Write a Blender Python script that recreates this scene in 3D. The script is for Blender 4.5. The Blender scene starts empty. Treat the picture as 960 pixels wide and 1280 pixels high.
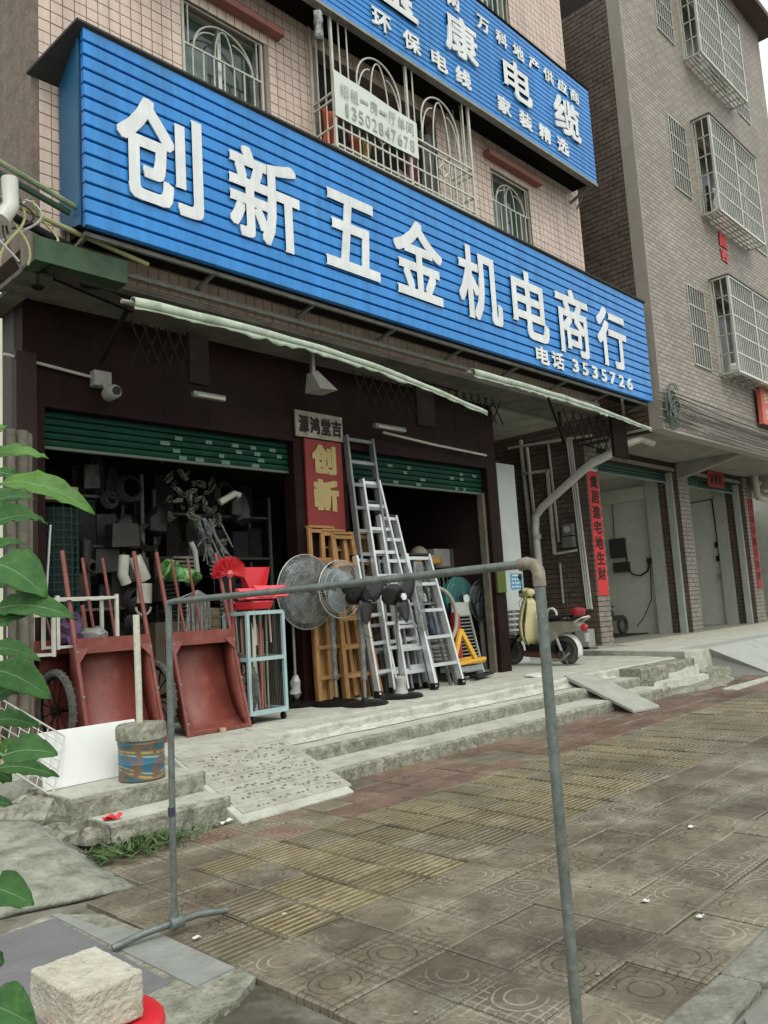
import bpy, math, random
from mathutils import Vector, Matrix
random.seed(7)
R=math.radians
sc=bpy.context.scene
COL=sc.collection
# ---------------- camera ----------------
cam=bpy.data.cameras.new('camera'); camo=bpy.data.objects.new('camera',cam); COL.objects.link(camo)
yw,pt,rl=R(46.116),R(7.056),R(3.516)
fwd=Vector((math.sin(yw)*math.cos(pt),math.cos(yw)*math.cos(pt),math.sin(pt)))
rt=Vector((math.cos(yw),-math.sin(yw),0)); dn=fwd.cross(rt)
r2=math.cos(rl)*rt+math.sin(rl)*dn; d2=-math.sin(rl)*rt+math.cos(rl)*dn
camo.matrix_world=Matrix(((r2.x,-d2.x,-fwd.x,0),(r2.y,-d2.y,-fwd.y,0),(r2.z,-d2.z,-fwd.z,1.5),(0,0,0,1)))
cam.sensor_fit='VERTICAL'; cam.sensor_height=36; cam.lens=36*1007/1280; cam.clip_end=2000; cam.clip_start=.05
sc.camera=camo
# ---------------- sky, sun ----------------
w=bpy.data.worlds.new('World'); sc.world=w; w.use_nodes=True
nt=w.node_tree; bg=nt.nodes['Background']; sky=nt.nodes.new('ShaderNodeTexSky'); sky.sky_type='NISHITA'; sky.sun_disc=False
SE,SR=R(58),R(205)
sky.sun_elevation=SE; sky.sun_rotation=SR; sky.air_density=1.0; sky.dust_density=6.0; sky.ozone_density=1.0
hs=nt.nodes.new('ShaderNodeHueSaturation'); hs.inputs['Saturation'].default_value=.18; hs.inputs['Value'].default_value=2.3
nt.links.new(sky.outputs[0],hs.inputs['Color']); tint=nt.nodes.new('ShaderNodeMix'); tint.data_type='RGBA'; tint.blend_type='MULTIPLY'; tint.inputs['Factor'].default_value=1; tint.inputs['B'].default_value=(.965,1.0,.95,1); nt.links.new(hs.outputs[0],tint.inputs['A']); oc=nt.nodes.new('ShaderNodeMix'); oc.data_type='RGBA'; oc.inputs['Factor'].default_value=.55; oc.inputs['B'].default_value=(14.0,14.6,14.3,1); oc.clamp_result=False; nt.links.new(tint.outputs['Result'],oc.inputs['A']); nt.links.new(oc.outputs['Result'],bg.inputs[0]); bg.inputs[1].default_value=.13
sun=bpy.data.lights.new('sun','SUN'); sun.energy=.9; sun.angle=R(25); sun.color=(1,.97,.92)
so=bpy.data.objects.new('sun',sun); COL.objects.link(so)
sd=Vector((math.sin(SR)*math.cos(SE),math.cos(SR)*math.cos(SE),math.sin(SE)))
so.rotation_euler=sd.to_track_quat('Z','Y').to_euler(); so.location=(0,-5,20)
sc.view_settings.view_transform='Standard'; sc.view_settings.look='None'; sc.view_settings.exposure=-.35; sc.view_settings.gamma=1
sc.cycles.max_bounces=6
# ---------------- materials ----------------
MATS={}
def M(name,c,r=.7,m=0,c2=None,sc_=4,var=.5,bump=0,bs=25,dirt=None,ds=1.5,dl=.5,em=None,alpha=None,spec=None,streak=0,trans=0):
    if name in MATS: return MATS[name]
    a=bpy.data.materials.new(name); a.use_nodes=True; n=a.node_tree; b=n.nodes['Principled BSDF']
    b.inputs['Roughness'].default_value=r; b.inputs['Metallic'].default_value=m
    if spec is not None: b.inputs['Specular IOR Level'].default_value=spec
    g=n.nodes.new('ShaderNodeNewGeometry')
    if c2 is None: c2=tuple(x*(1-.3*var) for x in c)
    t=n.nodes.new('ShaderNodeTexNoise'); t.inputs['Scale'].default_value=sc_; t.inputs['Detail'].default_value=6; t.inputs['Roughness'].default_value=.65
    n.links.new(g.outputs['Position'],t.inputs['Vector'])
    cr=n.nodes.new('ShaderNodeValToRGB'); cr.color_ramp.elements[0].position=.35; cr.color_ramp.elements[1].position=.65
    cr.color_ramp.elements[0].color=(*c2,1); cr.color_ramp.elements[1].color=(*c,1)
    n.links.new(t.outputs[0],cr.inputs[0]); out=cr.outputs[0]
    if dirt:
        t2=n.nodes.new('ShaderNodeTexNoise'); t2.inputs['Scale'].default_value=ds; t2.inputs['Detail'].default_value=9; t2.inputs['Roughness'].default_value=.75
        n.links.new(g.outputs['Position'],t2.inputs['Vector'])
        c3=n.nodes.new('ShaderNodeValToRGB'); c3.color_ramp.elements[0].position=dl-.08; c3.color_ramp.elements[1].position=dl+.12
        c3.color_ramp.elements[0].color=(0,0,0,1); c3.color_ramp.elements[1].color=(.85,.85,.85,1)
        n.links.new(t2.outputs[0],c3.inputs[0])
        mx=n.nodes.new('ShaderNodeMix'); mx.data_type='RGBA'; n.links.new(c3.outputs[0],mx.inputs['Factor']); n.links.new(out,mx.inputs['A']); mx.inputs['B'].default_value=(*dirt,1)
        out=mx.outputs['Result']
    if streak:
        mpg=n.nodes.new('ShaderNodeMapping'); mpg.inputs['Scale'].default_value=(7,7,.35); n.links.new(g.outputs['Position'],mpg.inputs['Vector'])
        t4=n.nodes.new('ShaderNodeTexNoise'); t4.inputs['Scale'].default_value=1; t4.inputs['Detail'].default_value=8; t4.inputs['Roughness'].default_value=.7; n.links.new(mpg.outputs[0],t4.inputs['Vector'])
        mr=n.nodes.new('ShaderNodeMapRange'); mr.inputs['From Min'].default_value=.35; mr.inputs['From Max'].default_value=.6; mr.inputs['To Min'].default_value=1-streak; mr.inputs['To Max'].default_value=1; n.links.new(t4.outputs[0],mr.inputs[0])
        mx2=n.nodes.new('ShaderNodeMix'); mx2.data_type='RGBA'; mx2.blend_type='MULTIPLY'; mx2.inputs['Factor'].default_value=1; n.links.new(out,mx2.inputs['A']); n.links.new(mr.outputs[0],mx2.inputs['B']); out=mx2.outputs['Result']
    n.links.new(out,b.inputs['Base Color'])
    if trans:
        tl=n.nodes.new('ShaderNodeBsdfTranslucent'); ms=n.nodes.new('ShaderNodeMixShader'); ms.inputs[0].default_value=trans; hh=n.nodes.new('ShaderNodeHueSaturation'); hh.inputs['Value'].default_value=1.8; n.links.new(out,hh.inputs['Color']); n.links.new(hh.outputs[0],tl.inputs[0])
        om=n.nodes['Material Output']; n.links.new(b.outputs[0],ms.inputs[1]); n.links.new(tl.outputs[0],ms.inputs[2]); n.links.new(ms.outputs[0],om.inputs[0])
    if bump:
        t3=n.nodes.new('ShaderNodeTexNoise'); t3.inputs['Scale'].default_value=bs; t3.inputs['Detail'].default_value=6
        n.links.new(g.outputs['Position'],t3.inputs['Vector'])
        bp=n.nodes.new('ShaderNodeBump'); bp.inputs['Strength'].default_value=bump; bp.inputs['Distance'].default_value=.02
        n.links.new(t3.outputs[0],bp.inputs['Height']); n.links.new(bp.outputs[0],b.inputs['Normal'])
    if em: b.inputs['Emission Color'].default_value=(*em,1); b.inputs['Emission Strength'].default_value=1
    if alpha is not None: b.inputs['Alpha'].default_value=alpha
    MATS[name]=a; return a
def nodes(a): return a.node_tree.nodes,a.node_tree.links,a.node_tree.nodes['Principled BSDF']
concrete=M('concrete',(.47,.475,.41),.85,c2=(.36,.365,.30),sc_=3,bump=.5,bs=40,dirt=(.22,.215,.17),ds=5,dl=.58)
concrete_rough=M('concrete_rough',(.33,.325,.26),.9,c2=(.19,.19,.145),sc_=9,bump=1,bs=30,dirt=(.09,.09,.06),ds=12,dl=.52)
concrete_pale=M('concrete_pale',(.50,.50,.43),.85,c2=(.38,.38,.32),sc_=5,bump=.5,bs=35,dirt=(.26,.26,.21),ds=7,dl=.56)
slab_purple=M('slab_purple',(.165,.16,.17),.55,c2=(.13,.13,.13),sc_=4,bump=.3,bs=60)
asphalt=M('asphalt',(.11,.11,.095),.85,c2=(.07,.07,.06),sc_=3,bump=.4,bs=60)
soil=M('soil',(.10,.085,.06),.95,c2=(.05,.045,.03),sc_=12,bump=1,bs=25)
joint=M('joint',(.075,.07,.05),.95,c2=(.05,.045,.03),sc_=9,dirt=(.24,.23,.18),ds=1.3,dl=.5)
grout=M('grout',(.30,.24,.20),.9,streak=.3)
pinktile=M('pinktile',(.65,.51,.435),.45,c2=(.58,.445,.375),sc_=2.2,dirt=(.46,.36,.29),ds=1.1,dl=.64,bump=.05,bs=60,streak=.22)
soffit_shaded=M('soffit_shaded',(.17,.165,.14),.9,c2=(.11,.105,.09),sc_=2,dirt=(.06,.055,.045),ds=2.5,dl=.56,spec=.1)  # darker copy of the soffit colour, with the shade under the sign put in
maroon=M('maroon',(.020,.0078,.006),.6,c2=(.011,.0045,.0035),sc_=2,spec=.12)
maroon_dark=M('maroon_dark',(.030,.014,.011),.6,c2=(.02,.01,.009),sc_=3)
pebble=M('pebble',(.20,.15,.12),.8,c2=(.13,.095,.075),sc_=6,bump=.5,bs=30,dirt=(.42,.36,.3),ds=14,dl=.66)
white_wall=M('white_wall',(.58,.58,.51),.8,c2=(.5,.5,.44),sc_=1.5,dirt=(.38,.38,.32),ds=2,dl=.62)
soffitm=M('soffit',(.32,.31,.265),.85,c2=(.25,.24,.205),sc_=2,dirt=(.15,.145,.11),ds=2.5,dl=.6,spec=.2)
blue=M('blue',(.018,.245,.66),.33,c2=(.014,.21,.59),sc_=1.2,spec=.5,dirt=(.04,.23,.50),ds=1.4,dl=.62,streak=.28)
blue_gap=M('blue_gap',(.004,.02,.09),.6)
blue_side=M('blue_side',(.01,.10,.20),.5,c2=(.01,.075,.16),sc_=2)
letter_white=M('letter_white',(.78,.79,.79),.6,c2=(.66,.67,.67),sc_=3,streak=.14)
roof_black=M('roof_black',(.02,.02,.018),.8,c2=(.035,.035,.03),sc_=3)
steel=M('steel',(.28,.29,.26),.5,.4,c2=(.2,.2,.17),sc_=8,dirt=(.14,.10,.06),ds=9,dl=.62)
steel_dark=M('steel_dark',(.006,.0055,.0045),.85,c2=(.012,.009,.006),sc_=8,spec=.08)
steel_white=M('steel_white',(.55,.55,.47),.45,c2=(.42,.42,.36),sc_=7)
stainless=M('stainless',(.62,.62,.56),.3,.6,c2=(.5,.5,.45),sc_=5)
glass=M('glass',(.05,.08,.07),.08,spec=.6)
dark=M('dark',(.008,.008,.006),.8)
green_shutter=M('green_shutter',(.005,.050,.028),.6,c2=(.004,.038,.022),sc_=1.5,dirt=(.015,.06,.035),ds=5,dl=.6,spec=.2)
green_bar=M('green_bar',(.10,.13,.10),.6)
teal=M('teal',(.008,.06,.042),.5,c2=(.006,.05,.035),sc_=2)
lintel=M('lintel',(.30,.12,.09),.7,c2=(.23,.09,.07),sc_=4)
rag=M('rag',(.30,.30,.28),.9,c2=(.15,.15,.14),sc_=18)
red=M('red',(.225,.055,.040),.5,c2=(.165,.038,.028),sc_=5,dirt=(.25,.10,.07),ds=5,dl=.60,bump=.12,bs=9,streak=.15)
redpaper=M('redpaper',(.62,.03,.035),.75,c2=(.52,.025,.03),sc_=2)
redpaper_dim=M('redpaper_dim',(.30,.03,.03),.8,c2=(.24,.02,.02),sc_=3)
gold=M('gold',(.40,.31,.12),.6)
ink=M('ink',(.012,.01,.01),.8)
paper=M('paper',(.48,.46,.38),.85,c2=(.36,.34,.28),sc_=5)
rubber=M('rubber',(.045,.045,.038),.85,c2=(.085,.083,.072),sc_=20)
plastic_black=M('plastic_black',(.007,.007,.007),.4,spec=.3)
pvc=M('pvc',(.50,.49,.42),.5,c2=(.38,.37,.31),sc_=6)
pvc_white=M('pvc_white',(.62,.62,.56),.45,c2=(.52,.52,.46),sc_=6)
galv=M('galv',(.17,.195,.18),.5,.3,c2=(.10,.12,.11),sc_=22,dirt=(.10,.075,.05),ds=16,dl=.60,bump=.15,bs=70)
bluegrey=M('bluegrey',(.34,.46,.47),.5,c2=(.28,.38,.39),sc_=4)
wood=M('wood',(.36,.19,.065),.65,c2=(.25,.125,.042),sc_=6)
wood_grey=M('wood_grey',(.16,.145,.11),.85,c2=(.09,.08,.06),sc_=7,bump=.4,bs=30)
alu=M('alu',(.70,.72,.72),.32,.45,c2=(.55,.57,.57),sc_=3)
alu_dull=M('alu_dull',(.26,.27,.27),.45,.4,c2=(.16,.165,.16),sc_=3)
whiteboard=M('whiteboard',(.74,.75,.73),.4,c2=(.68,.69,.67),sc_=2)
yellow=M('yellow',(.72,.40,.035),.5,c2=(.6,.32,.03),sc_=5)
cream=M('cream',(.58,.52,.28),.35,c2=(.5,.44,.22),sc_=4)
purple=M('purple',(.09,.03,.11),.4,c2=(.04,.015,.05),sc_=20)
red_plastic=M('red_plastic',(.62,.02,.03),.4)
pink_plastic=M('pink_plastic',(.80,.10,.14),.4)
green_plastic=M('green_plastic',(.07,.30,.04),.4,c2=(.25,.45,.2),sc_=15)
teal_plastic=M('teal_plastic',(.03,.16,.15),.35)
film=M('film',(.26,.285,.275),.25,c2=(.08,.09,.09),sc_=11,bump=1,bs=14,spec=.8,alpha=.5)
wire=M('wire',(.50,.51,.47),.5,.3)
wire_white=M('wire_white',(.50,.49,.43),.55)
wire_green=M('wire_green',(.01,.05,.035),.6)
carton=M('carton',(.14,.11,.07),.8,c2=(.09,.07,.05),sc_=4)
leafm=M('leaf',(.075,.19,.05),.6,c2=(.045,.125,.04),sc_=30,bump=.25,bs=90,spec=.25,dirt=(.15,.23,.10),ds=45,dl=.62,trans=.35)
leafy=M('leaf_young',(.12,.27,.04),.5,c2=(.08,.2,.03),sc_=24,bump=.2,bs=90,trans=.35)
stem_m=M('stem',(.08,.10,.04),.7)
weed=M('weed',(.085,.14,.04),.8,c2=(.05,.09,.03),sc_=30)
blockm=M('block',(.50,.475,.40),.92,c2=(.38,.345,.27),sc_=9,bump=.6,bs=60,dirt=(.20,.17,.12),ds=16,dl=.60)
tan=M('tan',(.45,.33,.2),.6)
# neighbour cladding : woven small bricks
def brickmat(name,c1,c2,mort,bw,bh,axes,bump=.6,scale=1):
    a=bpy.data.materials.new(name); a.use_nodes=True; n,l,b=nodes(a); b.inputs['Roughness'].default_value=.65
    g=n.new('ShaderNodeNewGeometry'); sp=n.new('ShaderNodeSeparateXYZ'); cb=n.new('ShaderNodeCombineXYZ'); l.new(g.outputs['Position'],sp.inputs[0])
    l.new(sp.outputs[axes[0]],cb.inputs[0]); l.new(sp.outputs[axes[1]],cb.inputs[1])
    br=n.new('ShaderNodeTexBrick'); l.new(cb.outputs[0],br.inputs[0]); br.inputs['Scale'].default_value=1; br.inputs['Brick Width'].default_value=bw; br.inputs['Row Height'].default_value=bh
    br.inputs['Mortar Size'].default_value=.012; br.inputs['Mortar Smooth'].default_value=.4; br.inputs['Color1'].default_value=(*c1,1); br.inputs['Color2'].default_value=(*c2,1); br.inputs['Mortar'].default_value=(*mort,1)
    t=n.new('ShaderNodeTexNoise'); t.inputs['Scale'].default_value=.8; t.inputs['Detail'].default_value=5; l.new(g.outputs['Position'],t.inputs['Vector'])
    mp=n.new('ShaderNodeMapRange'); l.new(t.outputs[0],mp.inputs[0]); mp.inputs['To Min'].default_value=.7; mp.inputs['To Max'].default_value=1.3
    mx=n.new('ShaderNodeMix'); mx.data_type='RGBA'; mx.blend_type='MULTIPLY'; mx.inputs['Factor'].default_value=1; l.new(br.outputs[0],mx.inputs['A']); l.new(mp.outputs[0],mx.inputs['B'])
    l.new(mx.outputs['Result'],b.inputs['Base Color'])
    bp=n.new('ShaderNodeBump'); bp.invert=True; bp.inputs['Strength'].default_value=bump; bp.inputs['Distance'].default_value=.02; l.new(br.outputs['Fac'],bp.inputs['Height']); l.new(bp.outputs[0],b.inputs['Normal'])
    MATS[name]=a; return a
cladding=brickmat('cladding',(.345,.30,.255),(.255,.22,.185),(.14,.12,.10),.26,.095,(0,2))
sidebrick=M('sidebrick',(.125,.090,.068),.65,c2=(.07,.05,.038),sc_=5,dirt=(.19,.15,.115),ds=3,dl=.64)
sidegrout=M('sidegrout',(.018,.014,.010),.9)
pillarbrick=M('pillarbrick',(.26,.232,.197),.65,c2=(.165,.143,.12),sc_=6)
# paving: relief pattern from tile UV, dirt from position
def pavemat(name,kind,c1,c2,lite,darkc):
    a=bpy.data.materials.new(name); a.use_nodes=True; n,l,b=nodes(a); b.inputs['Roughness'].default_value=.62
    g=n.new('ShaderNodeNewGeometry'); uv=n.new('ShaderNodeUVMap'); sp=n.new('ShaderNodeSeparateXYZ'); l.new(uv.outputs[0],sp.inputs[0])
    def mth(op,x,y=None,z=None):
        m=n.new('ShaderNodeMath'); m.operation=op
        for i,v in enumerate((x,y,z)):
            if v is None: continue
            if isinstance(v,(int,float)): m.inputs[i].default_value=v
            else: l.new(v,m.inputs[i])
        return m.outputs[0]
    def noise(s,d=7,r=.7):
        t=n.new('ShaderNodeTexNoise'); t.inputs['Scale'].default_value=s; t.inputs['Detail'].default_value=d; t.inputs['Roughness'].default_value=r
        l.new(g.outputs['Position'],t.inputs['Vector']); return t.outputs[0]
    def ramp(f,p0,p1,ca=(0,0,0),cb=(1,1,1)):
        r_=n.new('ShaderNodeValToRGB'); r_.color_ramp.elements[0].position=p0; r_.color_ramp.elements[1].position=p1
        r_.color_ramp.elements[0].color=(*ca,1); r_.color_ramp.elements[1].color=(*cb,1); l.new(f,r_.inputs[0]); return r_.outputs[0]
    def mix(f,A,B):
        m=n.new('ShaderNodeMix'); m.data_type='RGBA'
        if isinstance(f,(int,float)): m.inputs['Factor'].default_value=f
        else: l.new(f,m.inputs['Factor'])
        for k,v in (('A',A),('B',B)):
            if isinstance(v,tuple): m.inputs[k].default_value=(*v,1)
            else: l.new(v,m.inputs[k])
        return m.outputs['Result']
    base=ramp(noise(1.6),.36,.64,c2,c1)
    vm=n.new('ShaderNodeVectorMath'); vm.operation='MULTIPLY_ADD'; l.new(g.outputs['Position'],vm.inputs[0]); vm.inputs[1].default_value=(1/.343,1/.343,0); vm.inputs[2].default_value=(-3.53/.343+40,-3.2/.343+40,0)
    vf=n.new('ShaderNodeVectorMath'); vf.operation='FLOOR'; l.new(vm.outputs[0],vf.inputs[0]); wn=n.new('ShaderNodeTexWhiteNoise'); l.new(vf.outputs[0],wn.inputs['Vector'])
    tv=n.new('ShaderNodeMapRange'); l.new(wn.outputs['Value'],tv.inputs[0]); tv.inputs['To Min'].default_value=.72; tv.inputs['To Max'].default_value=1.2
    tm_=n.new('ShaderNodeMix'); tm_.data_type='RGBA'; tm_.blend_type='MULTIPLY'; tm_.inputs['Factor'].default_value=1; l.new(base,tm_.inputs['A']); l.new(tv.outputs[0],tm_.inputs['B']); base=tm_.outputs['Result']
    if 1: base=mix(ramp(noise(16,5),.45,.7),base,tuple(x*.6 for x in c1))
    if kind=='ring':
        u=mth('SUBTRACT',sp.outputs[0],.5); v=mth('SUBTRACT',sp.outputs[1],.5)
        d=mth('SQRT',mth('ADD',mth('MULTIPLY',u,u),mth('MULTIPLY',mth('MULTIPLY',v,v),1.25)))
        d=mth('ADD',d,mth('MULTIPLY',mth('SUBTRACT',noise(11,3),.5),.05))
        ring=mth('LESS_THAN',mth('ABSOLUTE',mth('SUBTRACT',mth('FRACT',mth('MULTIPLY',d,7.2)),.5)),.115)
        inr=mth('MULTIPLY',mth('LESS_THAN',d,.40),mth('GREATER_THAN',d,.10))
        # straight lattice in two opposite corners
        gx=mth('LESS_THAN',mth('ABSOLUTE',mth('SUBTRACT',mth('FRACT',mth('MULTIPLY',sp.outputs[0],7)),.5)),.09)
        gy=mth('LESS_THAN',mth('ABSOLUTE',mth('SUBTRACT',mth('FRACT',mth('MULTIPLY',sp.outputs[1],7)),.5)),.09)
        out_=mth('GREATER_THAN',d,.40); corner=1.0
        lat=mth('MULTIPLY',mth('MULTIPLY',mth('MAXIMUM',gx,gy),out_),corner)
        groove=mth('MAXIMUM',mth('MULTIPLY',ring,inr),lat)
        wear=mth('MULTIPLY',ramp(noise(1.5,5),.36,.48,(.12,.12,.12)),ramp(noise(26,4),.30,.46))
        groove=mth('MULTIPLY',groove,wear)
        fill=mix(ramp(noise(.9,3),.44,.56),darkc,lite)
        col=mix(mth('MULTIPLY',groove,.68),base,fill)
    else:
        groove=mth('GREATER_THAN',sp.outputs[0],-.5)
        col=mix(mth('MULTIPLY',groove,mth('MULTIPLY_ADD',ramp(noise(2.1,5),.35,.6),.5,.35)),base,darkc)  # valleys between ribs darkened in colour: dirt plus painted shade
    # sediment and damp stains
    col=mix(mth('MULTIPLY',ramp(noise(2.3,10,.8),.5,.66),.55),col,lite)
    col=mix(mth('MULTIPLY',ramp(noise(.7,8,.75),.48,.66),.6),col,darkc)
    spk=ramp(noise(38,3,.6),.70,.76); col=mix(mth('MULTIPLY',spk,.6),col,(.42,.41,.36))
    l.new(col,b.inputs['Base Color'])
    rg=ramp(noise(.9,4),.4,.65,(.26,.26,.26),(.6,.6,.6)); l.new(rg,b.inputs['Roughness'])
    hgt=mth('SUBTRACT',mth('MULTIPLY',noise(45,5),.35),groove)
    bp=n.new('ShaderNodeBump'); bp.inputs['Strength'].default_value=.7; bp.inputs['Distance'].default_value=.008; l.new(hgt,bp.inputs['Height']); l.new(bp.outputs[0],b.inputs['Normal'])
    MATS[name]=a; return a
pave=pavemat('pave','ring',(.205,.174,.125),(.138,.113,.078),(.36,.34,.26),(.040,.033,.022))
pave_red=pavemat('pave_red','ring',(.205,.12,.088),(.145,.092,.066),(.31,.27,.205),(.055,.035,.025))
tact=pavemat('tactile','rib',(.235,.19,.10),(.175,.148,.088),(.33,.30,.215),(.055,.043,.024))
tact2=pavemat('tactile_worn','rib',(.225,.19,.125),(.165,.14,.092),(.35,.32,.235),(.06,.048,.03))
# ---------------- mesh builder ----------------
ORG={}
class MB:
    def __init__(s): s.v=[];s.f=[];s.uv=None
    def add(s,vs,fs):
        o=len(s.v); s.v+= [tuple(p) for p in vs]; s.f+=[tuple(i+o for i in f) for f in fs]; return s
    def box(s,x0,x1,y0,y1,z0,z1):
        return s.add([(x0,y0,z0),(x1,y0,z0),(x1,y1,z0),(x0,y1,z0),(x0,y0,z1),(x1,y0,z1),(x1,y1,z1),(x0,y1,z1)],[(0,3,2,1),(4,5,6,7),(0,1,5,4),(1,2,6,5),(2,3,7,6),(3,0,4,7)])
    def hexa(s,p): # 8 corners: bottom 4, top 4
        return s.add(p,[(0,3,2,1),(4,5,6,7),(0,1,5,4),(1,2,6,5),(2,3,7,6),(3,0,4,7)])
    def prism(s,poly,axis,a0,a1):
        n=len(poly)
        def P(p,a): return {'x':(a,p[0],p[1]),'y':(p[0],a,p[1]),'z':(p[0],p[1],a)}[axis]
        vs=[P(p,a0) for p in poly]+[P(p,a1) for p in poly]
        return s.add(vs,[tuple(range(n)),tuple(range(2*n-1,n-1,-1))]+[(i,i+n,(i+1)%n+n,(i+1)%n) for i in range(n)])
    def bar(s,p0,p1,w,h=None,up=(0,0,1)):
        h=h or w; p0=Vector(p0);p1=Vector(p1); d=(p1-p0).normalized(); u=Vector(up)
        if abs(d.dot(u))>.95: u=Vector((0,1,0))
        a=d.cross(u).normalized(); b=a.cross(d)
        c=[(-1,-1),(1,-1),(1,1),(-1,1)]
        return s.hexa([p0+a*w/2*i+b*h/2*j for i,j in c]+[p1+a*w/2*i+b*h/2*j for i,j in c])
    def tube(s,pts,r,n=8,cap=True):
        pts=[Vector(p) for p in pts]; rs=r if isinstance(r,(list,tuple)) else [r]*len(pts)
        rings=[]; prev=None
        for i,p in enumerate(pts):
            d=(pts[min(i+1,len(pts)-1)]-pts[max(i-1,0)]); d=d.normalized() if d.length>1e-9 else Vector((0,0,1))
            if prev is None:
                u=Vector((0,0,1)) if abs(d.z)<.9 else Vector((0,1,0)); a=d.cross(u).normalized()
            else: a=(prev-d*prev.dot(d)).normalized()
            prev=a; b=d.cross(a)
            rings.append([p+(a*math.cos(2*math.pi*k/n)+b*math.sin(2*math.pi*k/n))*rs[i] for k in range(n)])
        vs=[q for r_ in rings for q in r_]; m=len(pts)
        fs=[(i*n+k,i*n+(k+1)%n,(i+1)*n+(k+1)%n,(i+1)*n+k) for i in range(m-1) for k in range(n)]
        if cap: fs+=[tuple(range(n-1,-1,-1)),tuple((m-1)*n+k for k in range(n))]
        return s.add(vs,fs)
    def loop(s,c,rad,r,axis='y',n=24,k=6,a0=0,a1=360,e=1):
        pts=[]; full=(a1-a0)>=360
        for i in range(n+1):
            t=R(a0+(a1-a0)*i/n); u,v=rad*math.cos(t),rad*e*math.sin(t)
            pts.append({'y':(c[0]+u,c[1],c[2]+v),'x':(c[0],c[1]+u,c[2]+v),'z':(c[0]+u,c[1]+v,c[2])}[axis])
        return s.tube(pts,r,k,cap=not full)
    def lathe(s,prof,c=(0,0,0),n=24,axis='z'):
        vs=[]
        for r,z in prof:
            for k in range(n):
                t=2*math.pi*k/n; u,v=r*math.cos(t),r*math.sin(t)
                vs.append({'z':(c[0]+u,c[1]+v,c[2]+z),'y':(c[0]+u,c[1]+z,c[2]-v),'x':(c[0]+z,c[1]+u,c[2]+v)}[axis])
        m=len(prof)
        fs=[(i*n+k,i*n+(k+1)%n,(i+1)*n+(k+1)%n,(i+1)*n+k) for i in range(m-1) for k in range(n)]
        fs+=[tuple(range(n-1,-1,-1)),tuple((m-1)*n+k for k in range(n))]
        return s.add(vs,fs)
    def sheet(s,grid,t=0):
        m=len(grid);n=len(grid[0]); vs=[p for r_ in grid for p in r_]
        fs=[(i*n+k,i*n+k+1,(i+1)*n+k+1,(i+1)*n+k) for i in range(m-1) for k in range(n-1)]
        return s.add(vs,fs)
    def rough(s,amt,seed=0):
        rr=random.Random(seed); s.v=[(x+rr.uniform(-amt,amt),y+rr.uniform(-amt,amt),z+rr.uniform(-amt,amt)) for x,y,z in s.v]; return s
    def build(s,name,mat,parent=None,smooth=False,bevel=0,solid=0,uv=False):
        me=bpy.data.meshes.new(name)
        if parent is not None: org=ORG[parent]
        else:
            xs=[p[0] for p in s.v];ys=[p[1] for p in s.v];zs=[p[2] for p in s.v]; org=Vector(((min(xs)+max(xs))/2,(min(ys)+max(ys))/2,min(zs)))
        me.from_pydata([Vector(p)-org for p in s.v],[],s.f); me.materials.append(mat)
        if smooth: me.shade_smooth() if hasattr(me,'shade_smooth') else [setattr(p,'use_smooth',True) for p in me.polygons]
        if uv:
            u=me.uv_layers.new(name='UVMap')
            for lp in me.loops: u.data[lp.index].uv=s.uv[lp.vertex_index]
        o=bpy.data.objects.new(name,me); COL.objects.link(o); ORG[o]=org
        if parent is not None: o.parent=parent
        else: o.location=org
        if smooth:
            md=o.modifiers.new('edge','EDGE_SPLIT'); md.split_angle=R(40)
        if solid: md=o.modifiers.new('solid','SOLIDIFY'); md.thickness=solid; md.offset=0
        if bevel: md=o.modifiers.new('bevel','BEVEL'); md.width=bevel; md.segments=2; md.limit_method='ANGLE'
        return o
def tag(o,label=None,cat=None,group=None,kind=None):
    if label: o['label']=label
    if cat: o['category']=cat
    if group: o['group']=group
    if kind: o['kind']=kind
    return o
def thing(name,loc,label,cat,group=None):
    o=bpy.data.objects.new(name,None); COL.objects.link(o); o.location=loc; o.empty_display_size=.1; ORG[o]=Vector(loc)
    return tag(o,label,cat,group)
def ctree(o,parent=None):
    c=o.copy(); COL.objects.link(c); ORG[c]=ORG[o]
    c.parent=parent
    for ch in list(o.children): ctree(ch,c)
    return c
def dup(o,loc,label=None,rz=None,sc3=None):
    c=ctree(o); c.location=loc
    if label: c['label']=label
    if rz is not None: c.rotation_euler.z=rz
    if sc3: c.scale=sc3
    return c
S=lambda mb,name,mat,**k: tag(mb.build(name,mat,**k),kind='structure')
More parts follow.
